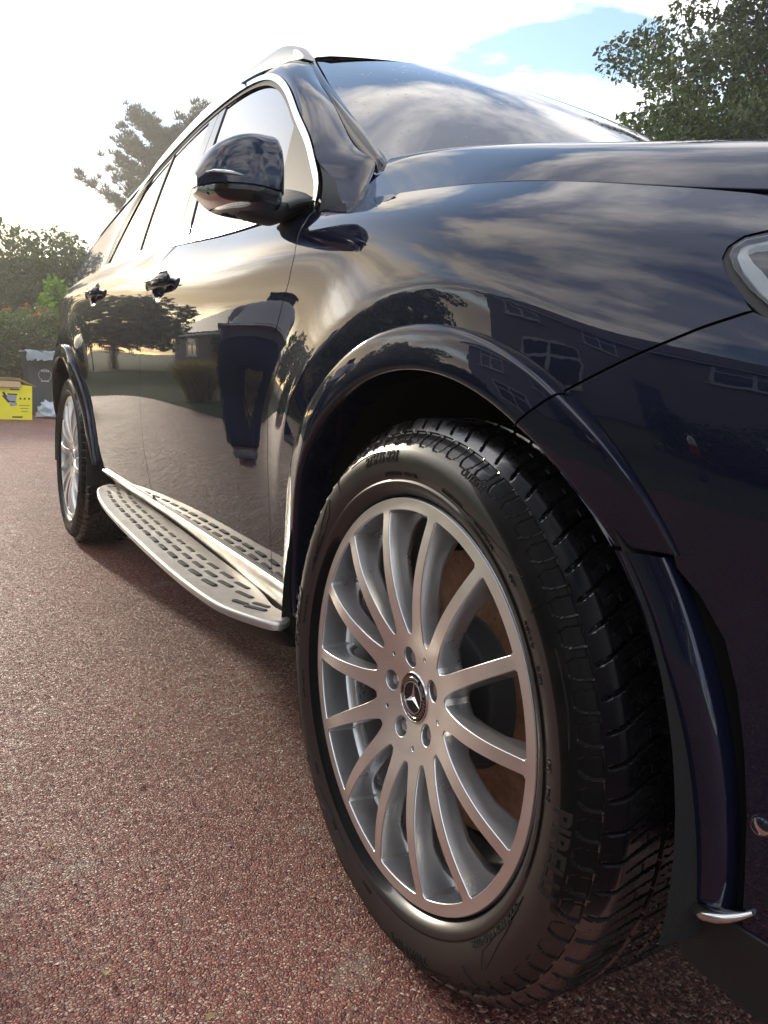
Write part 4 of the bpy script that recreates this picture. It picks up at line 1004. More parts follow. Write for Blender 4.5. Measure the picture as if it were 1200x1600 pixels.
def tyre_text():
    prof = np.array([(.2925, -.0020), (.2960, -.0058), (.3005, -.0062), (.3060, -.0058), (.3130, -.0082), (.3230, -.0100), (.3330, -.0098), (.3430, -.0070), (.3520, -.0020), (.3600, .0060), (.3655, .0135)])
    VV = []; FF = []; n = 0
    def put(txt, r, size, ang, flip=False, raise_=.0011, bold=.0, sx=1.0):
        """ang: angle of text centre (deg, 90 = top). reads clockwise on the outside, from -y side"""
        nonlocal n
        V, F = text_mesh(txt, size, raise_, bold, .004 if size > .011 else 0)
        w = V[:, 0].max()-V[:, 0].min(); x = (V[:, 0]-V[:, 0].min()-w/2)*sx; y = V[:, 1]; h = V[:, 2]
        # subdivide is unnecessary at this size
        if flip: th = R(ang)+x/r; rr = r+size*.35-y
        else: th = R(ang)-x/r; rr = r-size*.35+y
        yy = np.interp(rr, prof[:, 0], prof[:, 1])-h-.0002
        VV.append(np.stack([rr*np.cos(th), yy, rr*np.sin(th)], 1)); FF.extend([tuple(int(q)+n for q in f) for f in F]); n += len(V)
    put('275/45 R21', .3355, .0200, 104, bold=.0003)
    put('OUTSIDE', .3485, .0115, 68, bold=.0002)
    put('TEMPERATURE A', .3540, .0060, 97); put('TREADWEAR 500  TRACTION A', .3540, .0060, 121)
    put('PIRELLI', .3360, .0300, -6.5, bold=.0008, sx=1.15)
    put('(M)', .3120, .0120, 9); put('M+S', .3120, .0085, 3.5)
    put('SCORPION WINTER', .3085, .0105, -36, bold=.0002, sx=1.3)
    put('275/45 R21  110V XL', .3110, .0080, 95, sx=1.2); put('TUBELESS RADIAL', .3110, .0060, 72); put('RIM PROTECTOR', .3110, .0060, 58)
    put('DOT', .3180, .0070, 45); put('MADE IN EU', .3120, .0055, 34); put('E4 0270', .3120, .0060, 26)
    put('STEEL BELTED RADIAL', .3115, .0060, 150); put('MAX LOAD 1060 kg', .3115, .0060, 172); put('PIRELLI', .3360, .0300, 176, bold=.0008, sx=1.15)
    put('OUTSIDE', .3485, .0115, 248, bold=.0002); put('275/45 R21', .3355, .0200, 284, bold=.0003); put('SAFETY WARNING', .3115, .0055, 196); put('TUBELESS', .3110, .0060, 262); put('M+S', .3120, .0085, 240)
    put('RADIAL', .3110, .0060, 222)
    def wedge(pts, h=.0009):
        nonlocal n
        P = dens(pts, .004*60); m_ = len(P); a = np.radians(P[:, 0]); r = P[:, 1]/1000
        y = np.interp(r, prof[:, 0], prof[:, 1]); top = np.stack([r*np.cos(a), y-h, r*np.sin(a)], 1); bot = np.stack([r*np.cos(a), y+.001, r*np.sin(a)], 1)
        VV.append(np.concatenate([top, bot])); FF.extend([(n+i, n+(i+1) % m_, n+m_+(i+1) % m_, n+m_+i) for i in range(m_)]); n += 2*m_
    for a0 in (0, 90, 180, 270):
        for pts in ([(69, 310), (62, 313), (54, 321), (45, 338), (44, 336), (47, 318), (55, 309.5), (63, 308)], [(38, 350), (37.3, 327), (37.7, 327), (38.6, 350)], [(30, 345), (20, 345.6), (13, 343), (13, 342.2), (20, 344.6), (30, 344)]):
            wedge([(p[0]+a0, p[1]) for p in pts])
    return np.concatenate(VV), FF
def finish_tyre():
    V, q, mi, prof = build_tyre(); TV, TF = tyre_text()
    # join: tyre quads + lettering polygons
    me = bpy.data.meshes.new('tyre'); nV = len(V)
    allV = np.concatenate([V, TV]); me.vertices.add(len(allV)); me.vertices.foreach_set('co', allV.astype(np.float32).ravel())
    idx = np.concatenate([q.ravel()]+[np.array(f)+nV for f in TF]).astype(np.int32); cnt = np.concatenate([np.full(len(q), 4), [len(f) for f in TF]])
    me.loops.add(len(idx)); me.loops.foreach_set('vertex_index', idx); me.polygons.add(len(cnt)); me.polygons.foreach_set('loop_start', np.concatenate([[0], np.cumsum(cnt)[:-1]]).astype(np.int32))
    try: me.polygons.foreach_set('loop_total', cnt.astype(np.int32))
    except Exception: pass
    me.polygons.foreach_set('material_index', np.concatenate([mi, np.full(len(TF), 2)]).astype(np.int32)); me.polygons.foreach_set('use_smooth', np.ones(len(cnt), bool))
    me.update(calc_edges=True); me.validate(); me.set_sharp_from_angle(angle=R(28))
    o = link('tyre', me, WH, [M['rubber'], M['tread'], M['letter']])
    # moulded swooshes and ribs on the sidewall
    return o
ty = finish_tyre()
# centre cap with wreath, lettering and three-pointed star
def cap():
    b = MB(); b.cur = 0; b.lathe([(.0362, .030), (.0362, .0215), (.0345, .0195), (.0335, .0195), (.0330, .0203)], 72)
    b.cur = 1; b.lathe([(.0330, .0203), (.0222, .0195), (.0001, .0205)], 72)
    b.cur = 0; b.lathe([(.0232, .0203), (.0229, .0182), (.0214, .0182), (.0211, .0203)], 64)
    for k in range(3):
        a = R(90+120*k); tip = np.array([.0216*math.cos(a), .0196, .0216*math.sin(a)]); c = np.array([0, .0165, 0]); n = np.array([-math.sin(a), 0, math.cos(a)])
        v = []
        for sgn in (1, -1):
            ar = a+sgn*R(60); v.append(np.array([.0042*math.cos(ar), .0200, .0042*math.sin(ar)]))
        b.add([c, tip, v[0], v[1]], [(0, 1, 2), (0, 3, 1)])
    def txt(s, ang, size, r, sx=1.0):
        V, F = text_mesh(s, size, .0002, .00012); w = V[:, 0].max()-V[:, 0].min(); x = (V[:, 0]-V[:, 0].min()-w/2)*sx
        th = R(ang)-x/r; rr = r-size*.35+V[:, 1]; b.cur = 2; b.add(np.stack([rr*np.cos(th), np.interp(rr, [.0222, .0330], [.0195, .0203])-.0003-V[:, 2], rr*np.sin(th)], 1), [f for f in F])
    txt('MERCEDES', 218, .0062, .0280, 1.02); txt('BENZ', 38, .0062, .0280, 1.15)
    b.cur = 2
    for s0, s1 in ((70, 160), (250, 12+360)):
        for j, a_ in enumerate(np.linspace(s0, s1, 13)):
            for dr in (-.0022, .0022):
                a = R(a_); r = .0278+dr; c = np.array([r*math.cos(a), .0194, r*math.sin(a)]); tdir = np.array([-math.sin(a+R(20)*np.sign(dr)), 0, math.cos(a+R(20)*np.sign(dr))]); nd = np.array([math.cos(a), 0, math.sin(a)])
                b.add([c+tdir*.0022, c+nd*.0009, c-tdir*.0022, c-nd*.0009], [(0, 1, 2, 3)])
        a = np.radians(np.linspace(s0, s1, 30)); b.tube(np.stack([.0278*np.cos(a), np.full(30, .0195), .0278*np.sin(a)], 1), .0003, 4)
    o = wp(b.build('centre_cap', [M['chrome'], M['black_gloss'], M['chrome']], WH, sharp=25)); o.location = (0, .0005, 0); return o
cap()
for a in BA:
    b = MB(); b.lathe([(0, .0), (.0078, .0), (.0088, .0012), (.0088, .014)], 6); b.lathe([(.0088, .010), (.0125, .013), (.0130, .016)], 24)
    o = wp(b.build('wheel_bolt', M['alu_trim'], WH, sharp=25)); o.location = (.056*math.cos(a), float(YF([.056])[0])+.006, .056*math.sin(a)); o.rotation_euler = (0, a*1.7, 0)
b = MB(); b.tube([(0, .045, 0), (0, .010, 0)], .0042, 10); b.tube([(0, .012, 0), (0, -.004, 0)], .0050, 10); o = wp(b.build('valve_stem', M['plastic'], WH)); a = R(-20); o.location = (.236*math.cos(a), .045, .236*math.sin(a)); o.rotation_euler = (R(20)*math.sin(a), 0, R(-30))
# brakes
hh = [circ(.0035, 8, (r*math.cos(a), r*math.sin(a))) for i, a in enumerate(np.linspace(0, 2*np.pi, 48, endpoint=False)) for r in ((.128, .155, .182)[i % 3],)]
wp(panel('brake_disc', circ(.200, 120), lambda x, z: np.stack([x, np.full_like(x, .112), z], -1), [M['rust']], WH, holes=hh+[circ(.112, 80)], step=.02, ds=.008, gap=0, rim=[(0, .028, 1)]))
b = MB(); b.lathe([(.112, .113), (.106, .108), (.100, .085), (.094, .078), (.04, .076), (.04, .05)], 60); wp(b.build('disc_hat', M['plastic'], WH))
b = MB(); b.lathe([(.235, .150), (.20, .155), (.05, .16)], 60); b.lathe([(.236, .25), (.05, .26)], 40); wp(b.build('dust_shield', M['dark'], WH))
# caliper at the trailing side
b = MB(); rows = []
for t in np.linspace(R(148), R(212), 14):
    rows.append([(r*math.cos(t), y, r*math.sin(t)) for r, y in ((.13, .095), (.14, .082), (.19, .078), (.208, .085), (.212, .14), (.13, .15))])
b.grid(np.array(rows)); b.add(np.array(rows[0]), [tuple(range(6))]); b.add(np.array(rows[-1]), [tuple(range(6))]); wp(b.build('brake_caliper', M['plastic'], WH, smooth=False))
def copy_wheel(loc, flip=False, spin=0):
    r = WH.copy(); COL.objects.link(r); r.parent = CAR; r.matrix_parent_inverse = Matrix.Translation(-CARX); r.location = loc
    if flip: r.rotation_euler = (0, spin, math.pi)
    else: r.rotation_euler = (0, spin, 0)
    for c in WH.children:
        if flip and c.name.startswith('tyre') and False: continue
        d = c.copy(); COL.objects.link(d); d.parent = r
copy_wheel((WB, .012, .385), spin=R(13))
copy_wheel((0, 2*YC, .385), True); copy_wheel((WB, 2*YC, .385), True)
# ---------------------------------------------------------------- surroundings
def m_ground():
    m, g, b = bsdf('resin_bound_red_gravel', (.2, .1, .09), .75); co = obj_co(g)
    wob = noise(g, co, 300, 2); wv_ = g.v('ADD', co, g.v('SCALE', g.v('SUBTRACT', wob.outputs[1], (.5, .5, .5)), .0022))
    def vor(vec, sc, feat='F1'):
        x = g.n('ShaderNodeTexVoronoi', feature=feat); g.l(vec, x.inputs['Vector']); x.inputs['Scale'].default_value = sc; return x
    v = vor(wv_, 185); e = vor(wv_, 185, 'DISTANCE_TO_EDGE')
    sp = g.n('ShaderNodeSeparateColor'); g.l(v.outputs['Color'], sp.inputs[0])
    c = g.ramp(sp.outputs[0], [(0, (.095, .021, .017)), (.30, (.190, .048, .037)), (.60, (.280, .088, .064)), (.85, (.36, .150, .105)), (.96, (.46, .27, .19)), (1, (.58, .42, .31))])
    big = noise(g, co, 1.1, 5, .6); big2 = noise(g, co, 7, 4, .6)
    tint = g.mix(g.ramp(big.outputs[0], [(.35, 0), (.7, 1)]), (.78, .74, .74), (1.10, 1.10, 1.06))
    mul = g.n('ShaderNodeMix', data_type='RGBA', blend_type='MULTIPLY'); mul.inputs[0].default_value = 1; g.l(c, mul.inputs[6]); g.l(tint, mul.inputs[7])
    worn = g.m('MULTIPLY', g.ramp(big2.outputs[0], [(.56, 0), (.68, .5)]), g.ramp(big.outputs[0], [(.45, 0), (.55, 1)]))
    col = g.mix(worn, mul.outputs[2], (.36, .32, .25))
    gap = g.ramp(e.outputs['Distance'], [(0, .10), (.10, 1)]); m2 = g.n('ShaderNodeMix', data_type='RGBA', blend_type='MULTIPLY'); m2.inputs[0].default_value = .8; g.l(col, m2.inputs[6]); g.l(gap, m2.inputs[7])
    g.l(m2.outputs[2], b.inputs['Base Color']); g.l(g.m('MULTIPLY_ADD', sp.outputs[1], .35, .42), b.inputs['Roughness'])
    # every chip lies at its own tilt
    tilt = g.v('SCALE', g.v('SUBTRACT', v.outputs['Color'], (.5, .5, .5)), 1.25)
    geo = g.n('ShaderNodeNewGeometry'); nn = g.v('NORMALIZE', g.v('ADD', geo.outputs['Normal'], g.v('MULTIPLY', tilt, (1, 1, .1))))
    h = g.m('ADD', g.ramp(e.outputs['Distance'], [(0, 0), (.35, 1)]), g.m('MULTIPLY', sp.outputs[2], .9))
    bump(g, b, h, .0022, 1.0, 'Normal', nn)
    M['gravel'] = m
m_ground()
def m_leaf(name, cols, rough=.45, trans=.35, sc=3.0):
    m = bpy.data.materials.new(name); m.use_nodes = True; g = NT(m.node_tree)
    co = g.n('ShaderNodeTexCoord').outputs['Object']; gi = g.n('ShaderNodeNewGeometry')
    n = noise(g, co, sc, 3, .6); r = g.m('ADD', g.m('MULTIPLY', n.outputs[0], .6), g.m('MULTIPLY', gi.outputs['Random Per Island'], .4))
    c = g.ramp(r, [(.25+.5*i/(len(cols)-1), q) for i, q in enumerate(cols)])
    d = g.n('ShaderNodeBsdfPrincipled'); d.inputs['Roughness'].default_value = rough; g.l(c, d.inputs['Base Color'])
    t = g.n('ShaderNodeBsdfTranslucent'); tc_ = g.v('MULTIPLY', c, (1.5, 1.7, .7)); g.l(tc_, t.inputs[0])
    mx = g.n('ShaderNodeMixShader'); mx.inputs[0].default_value = trans; g.l(d.outputs[0], mx.inputs[1]); g.l(t.outputs[0], mx.inputs[2])
    o = g.n('ShaderNodeOutputMaterial'); g.l(mx.outputs[0], o.inputs[0]); return m
M['oak'] = m_leaf('oak_leaves', [(.012, .022, .006), (.030, .055, .010), (.065, .095, .018)], .5, .28, 1.4)
M['pine'] = m_leaf('pine_needles', [(.008, .014, .006), (.018, .030, .010), (.032, .046, .014)], .6, .12)
M['tree'] = m_leaf('broad_leaves', [(.020, .035, .010), (.04, .07, .016), (.08, .11, .025)], sc=1.2)
M['hedge'] = m_leaf('laurel_leaves', [(.025, .05, .014), (.06, .10, .03), (.13, .17, .06)], .35)
M['lime'] = m_leaf('young_leaves', [(.07, .13, .02), (.13, .22, .03), (.21, .32, .05)], .5, .45)
M['red'] = m_leaf('red_shoots', [(.28, .03, .02), (.42, .06, .04), (.5, .14, .08)], .4, .3)
M['straw'] = m_leaf('dry_grass', [(.22, .16, .08), (.34, .26, .14), (.45, .36, .20)], .7, .3)
def m_bark():
    m, g, b = bsdf('bark', (.06, .045, .03), .9); co = obj_co(g); n = noise(g, g.v('MULTIPLY', co, (6, 6, 1.2)), 3, 6, .7)
    g.l(g.ramp(n.outputs[0], [(.3, (.03, .022, .016)), (.7, (.11, .085, .06))]), b.inputs['Base Color']); bump(g, b, n.outputs[0], .02); M['bark'] = m
m_bark()
RNG = np.random.default_rng(7)
def leaves(name, C, size, mat, parent, aspect=.55, up=.0, jitter=.35, mi=None, fold=.18, mats=None):
    """one bent leaf (4 verts, 2 tris sharing the midrib) at each centre"""
    n = len(C); d = RNG.normal(size=(n, 3)); d[:, 2] = d[:, 2]*(1-up)+up*1.6; d /= np.linalg.norm(d, axis=1)[:, None]
    s = RNG.normal(size=(n, 3)); s -= (s*d).sum(1)[:, None]*d; s /= np.linalg.norm(s, axis=1)[:, None]; nn = np.cross(d, s)
    L = size*(1+jitter*RNG.normal(size=n).clip(-1.6, 2))[:, None]*.5
    V = np.stack([C-d*L, C+s*L*aspect+nn*L*fold, C+d*L, C-s*L*aspect+nn*L*fold], 1).reshape(-1, 3)
    i = np.arange(n)*4; T = np.stack([i, i+1, i+2, i, i+2, i+3], 1).reshape(-1, 3)
    me = fast_mesh(name, V, [T], False, None if mi is None else np.repeat(mi, 2)); return link(name, me, parent, mats or mat)
def crown_pts(n, centre, rad, clumps=60, cr=.28, flat=1.0, shell=.55, seed=None):
    """leaf centres in clumps that sit mostly toward the outside of an uneven ellipsoid"""
    u = RNG.normal(size=(clumps, 3)); u /= np.linalg.norm(u, axis=1)[:, None]; rr = (shell+(1-shell)*RNG.random(clumps))[:, None]
    cc = u*rr*np.array(rad)*(1+.16*RNG.normal(size=(clumps, 1))); sz = cr*(.6+.8*RNG.random(clumps))*np.mean(rad)
    k = RNG.choice(clumps, n, p=sz**2/np.sum(sz**2)); g = RNG.normal(size=(n, 3)); g *= (RNG.random(n)**.4/np.linalg.norm(g, axis=1))[:, None]
    g[:, 2] *= .72*flat; return np.array(centre)+cc[k]+g*sz[k][:, None], np.array(centre)+cc
def trunk_mesh(name, base, top, r0, ends, mat, parent, kink=.06, sub=True):
    b = MB(); base = np.array(base, float); top = np.array(top, float); t = np.linspace(0, 1, 9)[:, None]
    P = base+(top-base)*t+np.cumsum(RNG.normal(size=(9, 3))*kink*np.array([1, 1, .2]), 0)*(t > 0); b.tube(P, r0*(1-.72*t[:, 0]), 10)
    for e in ends:
        k = RNG.integers(2, 8); s = P[k]; e = np.array(e); m1 = s+(e-s)*.4+np.array([0, 0, .08*np.linalg.norm(e-s)])+RNG.normal(size=3)*kink; q = smooth_curve([s, m1, s+(e-s)*.75+RNG.normal(size=3)*kink, e], 10)
        w = r0*(1-.72*t[k, 0])*.5; b.tube(q, np.linspace(w, w*.15, 10), 6)
        if sub:
            for _ in range(3):
                j = RNG.integers(4, 9); d = RNG.normal(size=3); d /= np.linalg.norm(d); d[2] = abs(d[2])*.6; l = .25*np.linalg.norm(e-s); b.tube([q[j], q[j]+d*l*.5, q[j]+d*l+np.array([0, 0, .05*l])], [w*.3, w*.2, w*.06], 5)
    return b.build(name, mat, parent)
def tree(name, label, cat, base, h, rad, n, size, mat, group=None, clumps=60, cr=.28, zc=.62, shell=.5, flat=1.0, limbs=14, r0=None):
    t = tag(empty(name, base), label, cat, group); c = (0, 0, h*zc)
    P, cc = crown_pts(n, c, rad, clumps, cr, flat, shell); P = P[P[:, 2] > .25]
    leaves('crown', P, size, mat, t)
    trunk_mesh('trunk', (0, 0, -.1), (0, 0, h*.8), r0 or h*.025, cc[RNG.choice(len(cc), limbs)], M['bark'], t, kink=h*.008)
    return t
# ground sheets
def m_lawn():
    m, g, b = bsdf('lawn_and_soil', (.05, .07, .02), .95); co = obj_co(g); n = noise(g, co, 2, 8, .7); n2 = noise(g, co, 60, 3)
    g.l(g.ramp(g.m('ADD', g.m('MULTIPLY', n.outputs[0], .6), g.m('MULTIPLY', n2.outputs[0], .4)), [(.35, (.03, .045, .012)), (.55, (.055, .08, .02)), (.7, (.10, .085, .05))]), b.inputs['Base Color']); bump(g, b, n2.outputs[0], .02); return m
ML = m_lawn()
def sheet(name, pts, z, mat): b = MB(); b.add([(x, y, z) for x, y in pts], [tuple(range(len(pts)))]); return tag(b.build(name, mat, smooth=False), kind='structure')
sheet('ground', [(-900, -900), (900, -900), (900, 900), (-900, 900)], -.008, ML)
sheet('driveway', [(-14.2, -2.1), (-6, -1.9), (-2.0, -1.95), (.2, -3.0), (2.0, -7.2), (14, -7.2), (14, 9), (-14.2, 9)], 0, M['gravel'])
# scattered loose chips near the camera
def chips():
    n = 5200; P = np.stack([RNG.uniform(-2.6, .9, n), RNG.uniform(-1.3, .15, n)], 1); s = RNG.uniform(.0012, .0028, n); V = []
    base = np.array([(1, 0, 0), (.2, 1, 0), (-.9, .4, 0), (-.5, -.8, 0), (.1, 0, .8), (0, 0, -.4)]); T = np.array([(0, 1, 4), (1, 2, 4), (2, 3, 4), (3, 0, 4), (1, 0, 5), (2, 1, 5), (3, 2, 5), (0, 3, 5)])
    a = RNG.uniform(0, 6.28, n); v = base[None]*(1+.35*RNG.normal(size=(n, 6, 3)))*s[:, None, None]*np.array([1.3, .9, .8]); c, si = np.cos(a)[:, None], np.sin(a)[:, None]
    x = v[..., 0]*c-v[..., 1]*si; y = v[..., 0]*si+v[..., 1]*c; v = np.stack([x+P[:, :1], y+P[:, 1:], v[..., 2]+.0012], -1)
    F = (T[None]+np.arange(n)[:, None, None]*6).reshape(-1, 3)
    m, g, b = bsdf('loose_chip_stone', (.3, .2, .15), .6); gi = g.n('ShaderNodeNewGeometry'); g.l(g.ramp(gi.outputs['Random Per Island'], [(0, (.13, .05, .04)), (.5, (.30, .16, .12)), (.85, (.46, .34, .27)), (1, (.62, .54, .46))]), b.inputs['Base Color'])
    tag(link('loose_chips', fast_mesh('loose_chips', v.reshape(-1, 3), [F], False), None, m), kind='stuff')
chips()
def polar(az, d): return CAM[0]+d*math.cos(R(az)), CAM[1]+d*math.sin(R(az))
# pine, tiers of upswept tufts
def pine():
    x, y = polar(165.3, 42); t = tag(empty('pine_tree', (x, y, 0)), 'tall dark pine with tiers of upswept needles behind the SUV roofline', 'tree')
    b = MB(); P = np.array([[0, 0, -.2], [.2, .1, 3], [-.1, .2, 6], [.3, 0, 9], [.4, .1, 11.2]]); b.tube(smooth_curve(P, 24), np.linspace(.34, .08, 24), 10); TU = []
    for z0, L, n, lean in ((4.6, 2.8, 9, .0), (5.5, 4.9, 10, .05), (6.9, 3.4, 12, .1), (8.1, 4.4, 14, .16), (9.3, 3.9, 13, .26), (10.3, 3.2, 12, .38), (11.1, 2.2, 10, .55)):
        for k in range(n):
            a = 2*math.pi*(k+RNG.random())/n; l = L*(.65+.45*RNG.random()); s = np.array([.2, .1, z0+RNG.normal()*.2]); e = s+np.array([math.cos(a)*l, math.sin(a)*l, l*lean+RNG.normal()*.2])
            q = smooth_curve([s, s+(e-s)*.5-np.array([0, 0, .12*l]), e], 12); b.tube(q, np.linspace(.07, .015, 12), 5)
            for j in range(3, 12):
                for _ in range(5): TU.append(q[j]+RNG.normal(size=3)*np.array([.26, .26, .07]))
    b.build('trunk', M['bark'], t)
    TU = np.array(TU); n = len(TU); k = 26; C = np.repeat(TU, k, 0); d = RNG.normal(size=(n*k, 3))*np.array([.5, .5, .35]); d[:, 2] += .75; d /= np.linalg.norm(d, axis=1)[:, None]
    L = .34*(.7+.5*RNG.random(n*k))[:, None]; s = RNG.normal(size=(n*k, 3)); s = np.cross(d, s); s /= np.linalg.norm(s, axis=1)[:, None]; C = C+d*.08
    V = np.stack([C-s*.020, C+s*.020, C+d*L], 1).reshape(-1, 3); T = np.arange(n*k*3).reshape(-1, 3); link('crown', fast_mesh('crown', V, [T], False), t, M['pine'])
pine()
x, y = polar(178.4, 30); tree('oak_tree', 'oak at the left edge of the picture, leaves reaching into the bright sky', 'tree', (x, y, 0), 6.6, (1.9, 1.9, 1.7), 5200, .17, M['tree'], clumps=40, cr=.30, zc=.70)
for i, (az, d, h, w, lb) in enumerate([(177.0, 26, 3.5, 2.6, 'leftmost low round tree of the tree belt behind the hedge'), (173.2, 25, 4.0, 2.5, 'second low round tree from the left in the belt behind the wheelie bin'), (169.6, 26, 4.3, 2.5, 'low round tree just in front of the tall pine'), (166.0, 27, 4.4, 2.6, 'low tree of the belt hidden by the rear of the SUV'), (161.5, 30, 5.4, 3.0, 'low tree of the belt behind the cabin of the SUV')]):
    x, y = polar(az, d); tree('broadleaf_tree', lb, 'tree', (x, y, 0), h, (w, w, h*.46), 24000, .115, M['tree'], 'trees in the belt behind the hedge', clumps=90, cr=.27, zc=.55, shell=.35)
# oak on the right
x, y = polar(122.2, 17); oak = tree('oak_tree', 'large spreading oak with lobed leaves rising behind the bonnet at the right', 'tree', (x, y, 0), 9.5, (3.9, 3.9, 3.8), 90000, .10, M['oak'], clumps=260, cr=.125, zc=.70, shell=.45, limbs=34, r0=.32)
x, y = polar(124.6, 15); tree('oak_tree', 'second oak, lower and greener, in front of the large one behind the bonnet', 'tree', (x, y, 0), 5.4, (3.6, 3.6, 1.9), 52000, .095, M['oak'], clumps=130, cr=.20, zc=.78, shell=.4, limbs=16)
# hedge with red shoots and the lime shrub
def hedge(name, label, x0, x1, y0, y1, h, n, size, mats, red=0, cat='hedge', wav=.12):
    t = tag(empty(name, ((x0+x1)/2, (y0+y1)/2, 0)), label, cat); c = np.array([(x0+x1)/2, (y0+y1)/2, 0])
    P = np.stack([RNG.uniform(x0, x1, n), RNG.uniform(y0, y1, n), h*RNG.random(n)**.75], 1)
    f = RNG.integers(0, 5, n); P[:, 0] = np.where(f == 0, x1-abs(RNG.normal(size=n))*.12, np.where(f == 4, x0+abs(RNG.normal(size=n))*.12, P[:, 0])); P[:, 1] = np.where(f == 1, y1-abs(RNG.normal(size=n))*.12, np.where(f == 2, y0+abs(RNG.normal(size=n))*.12, P[:, 1])); P[:, 2] = np.where(f == 3, h-abs(RNG.normal(size=n))*.12, P[:, 2])
    P[:, 2] *= 1+wav*np.sin(P[:, 0]*2.1+P[:, 1]*1.7)*.5+wav*.5*np.sin(P[:, 1]*5.3+1); P += RNG.normal(size=P.shape)*.05; P[:, 2] = np.maximum(P[:, 2], .04)
    mi_ = np.zeros(len(P), int)
    if red:
        Q = P[(P[:, 2] > h*.86)]; Q = Q[RNG.choice(len(Q), min(red, len(Q)), replace=False)]+np.array([0, 0, .06]); k = 8; Q = np.repeat(Q, k, 0)+RNG.normal(size=(len(Q)*k, 3))*.035; P = np.concatenate([P, Q]); mi_ = np.concatenate([mi_, np.ones(len(Q), int)])
    leaves('foliage', P-c, size, None, t, aspect=.42, up=.3, mi=mi_, mats=mats)
    b = MB()
    for _ in range(26): p = np.array([RNG.uniform(x0+.15, x1-.15), RNG.uniform(y0+.15, y1-.15), 0])-c; b.tube([p, p+np.array([RNG.normal()*.1, RNG.normal()*.1, h*.5]), p+np.array([RNG.normal()*.2, RNG.normal()*.2, h*.85])], [.03, .02, .008], 5)
    b.box((0, 0, h*.42), ((x1-x0)*.55, (y1-y0)*.86, h*.72), bev=.2)
    b.build('stems', M['bark'], t, smooth=False); return t
hedge('photinia_hedge', 'photinia hedge with red young shoots on top behind the wheelie bin', -14.9, -13.7, -1.9, 3.6, 1.56, 26000, .085, [M['hedge'], M['red']], 90)
hedge('leafy_shrub', 'bright lime green shrub poking up behind the photinia hedge beside the rear of the SUV', -16.4, -15.2, 1.5, 4.2, 2.12, 7000, .14, [M['lime']], cat='shrub')
# bin, boxes, packaging
def grey_bin():
    x, y = -12.55, 1.02; t = tag(empty('wheelie_bin', (x, y, 0), rz=R(4)), 'dark grey wheelie bin with a white printed badge, carrier bag caught under its lid', 'bin')
    m, g, b_ = bsdf('bin_plastic', (.055, .062, .068), .45); co = obj_co(g); n = noise(g, co, 12, 4); g.l(g.mix(n.outputs[0], (.045, .052, .058), (.075, .082, .088)), b_.inputs['Base Color'])
    b = MB(); pr = []
    for z, wx, wy in ((.04, .20, .20), (.10, .21, .205), (.55, .245, .232), (.84, .270, .250), (.86, .285, .265), (.90, .285, .265)):
        a = np.linspace(0, 2*np.pi, 33)[:-1]; ca, sa = np.cos(a), np.sin(a); pr.append(np.stack([wx*np.sign(ca)*np.abs(ca)**.28, wy*np.sign(sa)*np.abs(sa)**.28, np.full(32, z)], 1))
    G = np.stack(pr); G = np.concatenate([G, G[:, :1]], 1); b.grid(G); b.add(G[0][:-1], [tuple(range(31, -1, -1))]); b.build('bin_body', m, t, sharp=40)
    b = MB(); b.box((0, 0, .925), (.60, .56, .035), bev=.015); b.box((.02, 0, .95), (.42, .40, .03), bev=.014); b.tube([(-.30, -.22, .92), (-.34, -.22, .92), (-.34, .22, .92), (-.30, .22, .92)], .014, 8); o = b.build('lid', m, t)
    b = MB()
    for s in (-1, 1): b = MB(); b.lathe([(.0, -.02), (.085, -.02), (.10, -.01), (.10, .02), (.0, .02)], 24, c=(-.19, s*.235, .10)); b.build('bin_wheel', M['plastic'], t)
    # badge
    b = MB(); a = np.linspace(0, 2*np.pi, 40); rr = .088; 
    P = np.stack([np.full(40, .262), rr*np.cos(a), .60+rr*np.sin(a)], 1); b.tube(P, .0022, 5)
    for y_, z_, w_, h_ in [(-.045, .66, .022, .030), (-.015, .662, .018, .036), (.015, .662, .018, .036), (.045, .66, .022, .030)]+[(-.05+.02*i_, .508, .013, .016) for i_ in range(6)]: b.box((.2655, y_, z_), (.002, w_, h_), rx=R(10))
    b.build('bin_badge', M['white'], t)
    b = MB(); q = RNG.normal(size=(6, 14, 3))*.012; u = np.linspace(-.26, .24, 14)
    G = np.stack([np.stack([np.full(14, .20+.08*k), u, np.full(14, .962-.012*k-(k > 2)*.03*(k-2))], 1) for k in range(6)])+q; b.grid(G); tag(b.build('carrier_bag', bsdf('thin_grey_polythene', (.12, .135, .15), .35)[0], None), 'crumpled grey carrier bag lying over the lid of the wheelie bin', 'bag').location = (x, y, 0)
grey_bin()
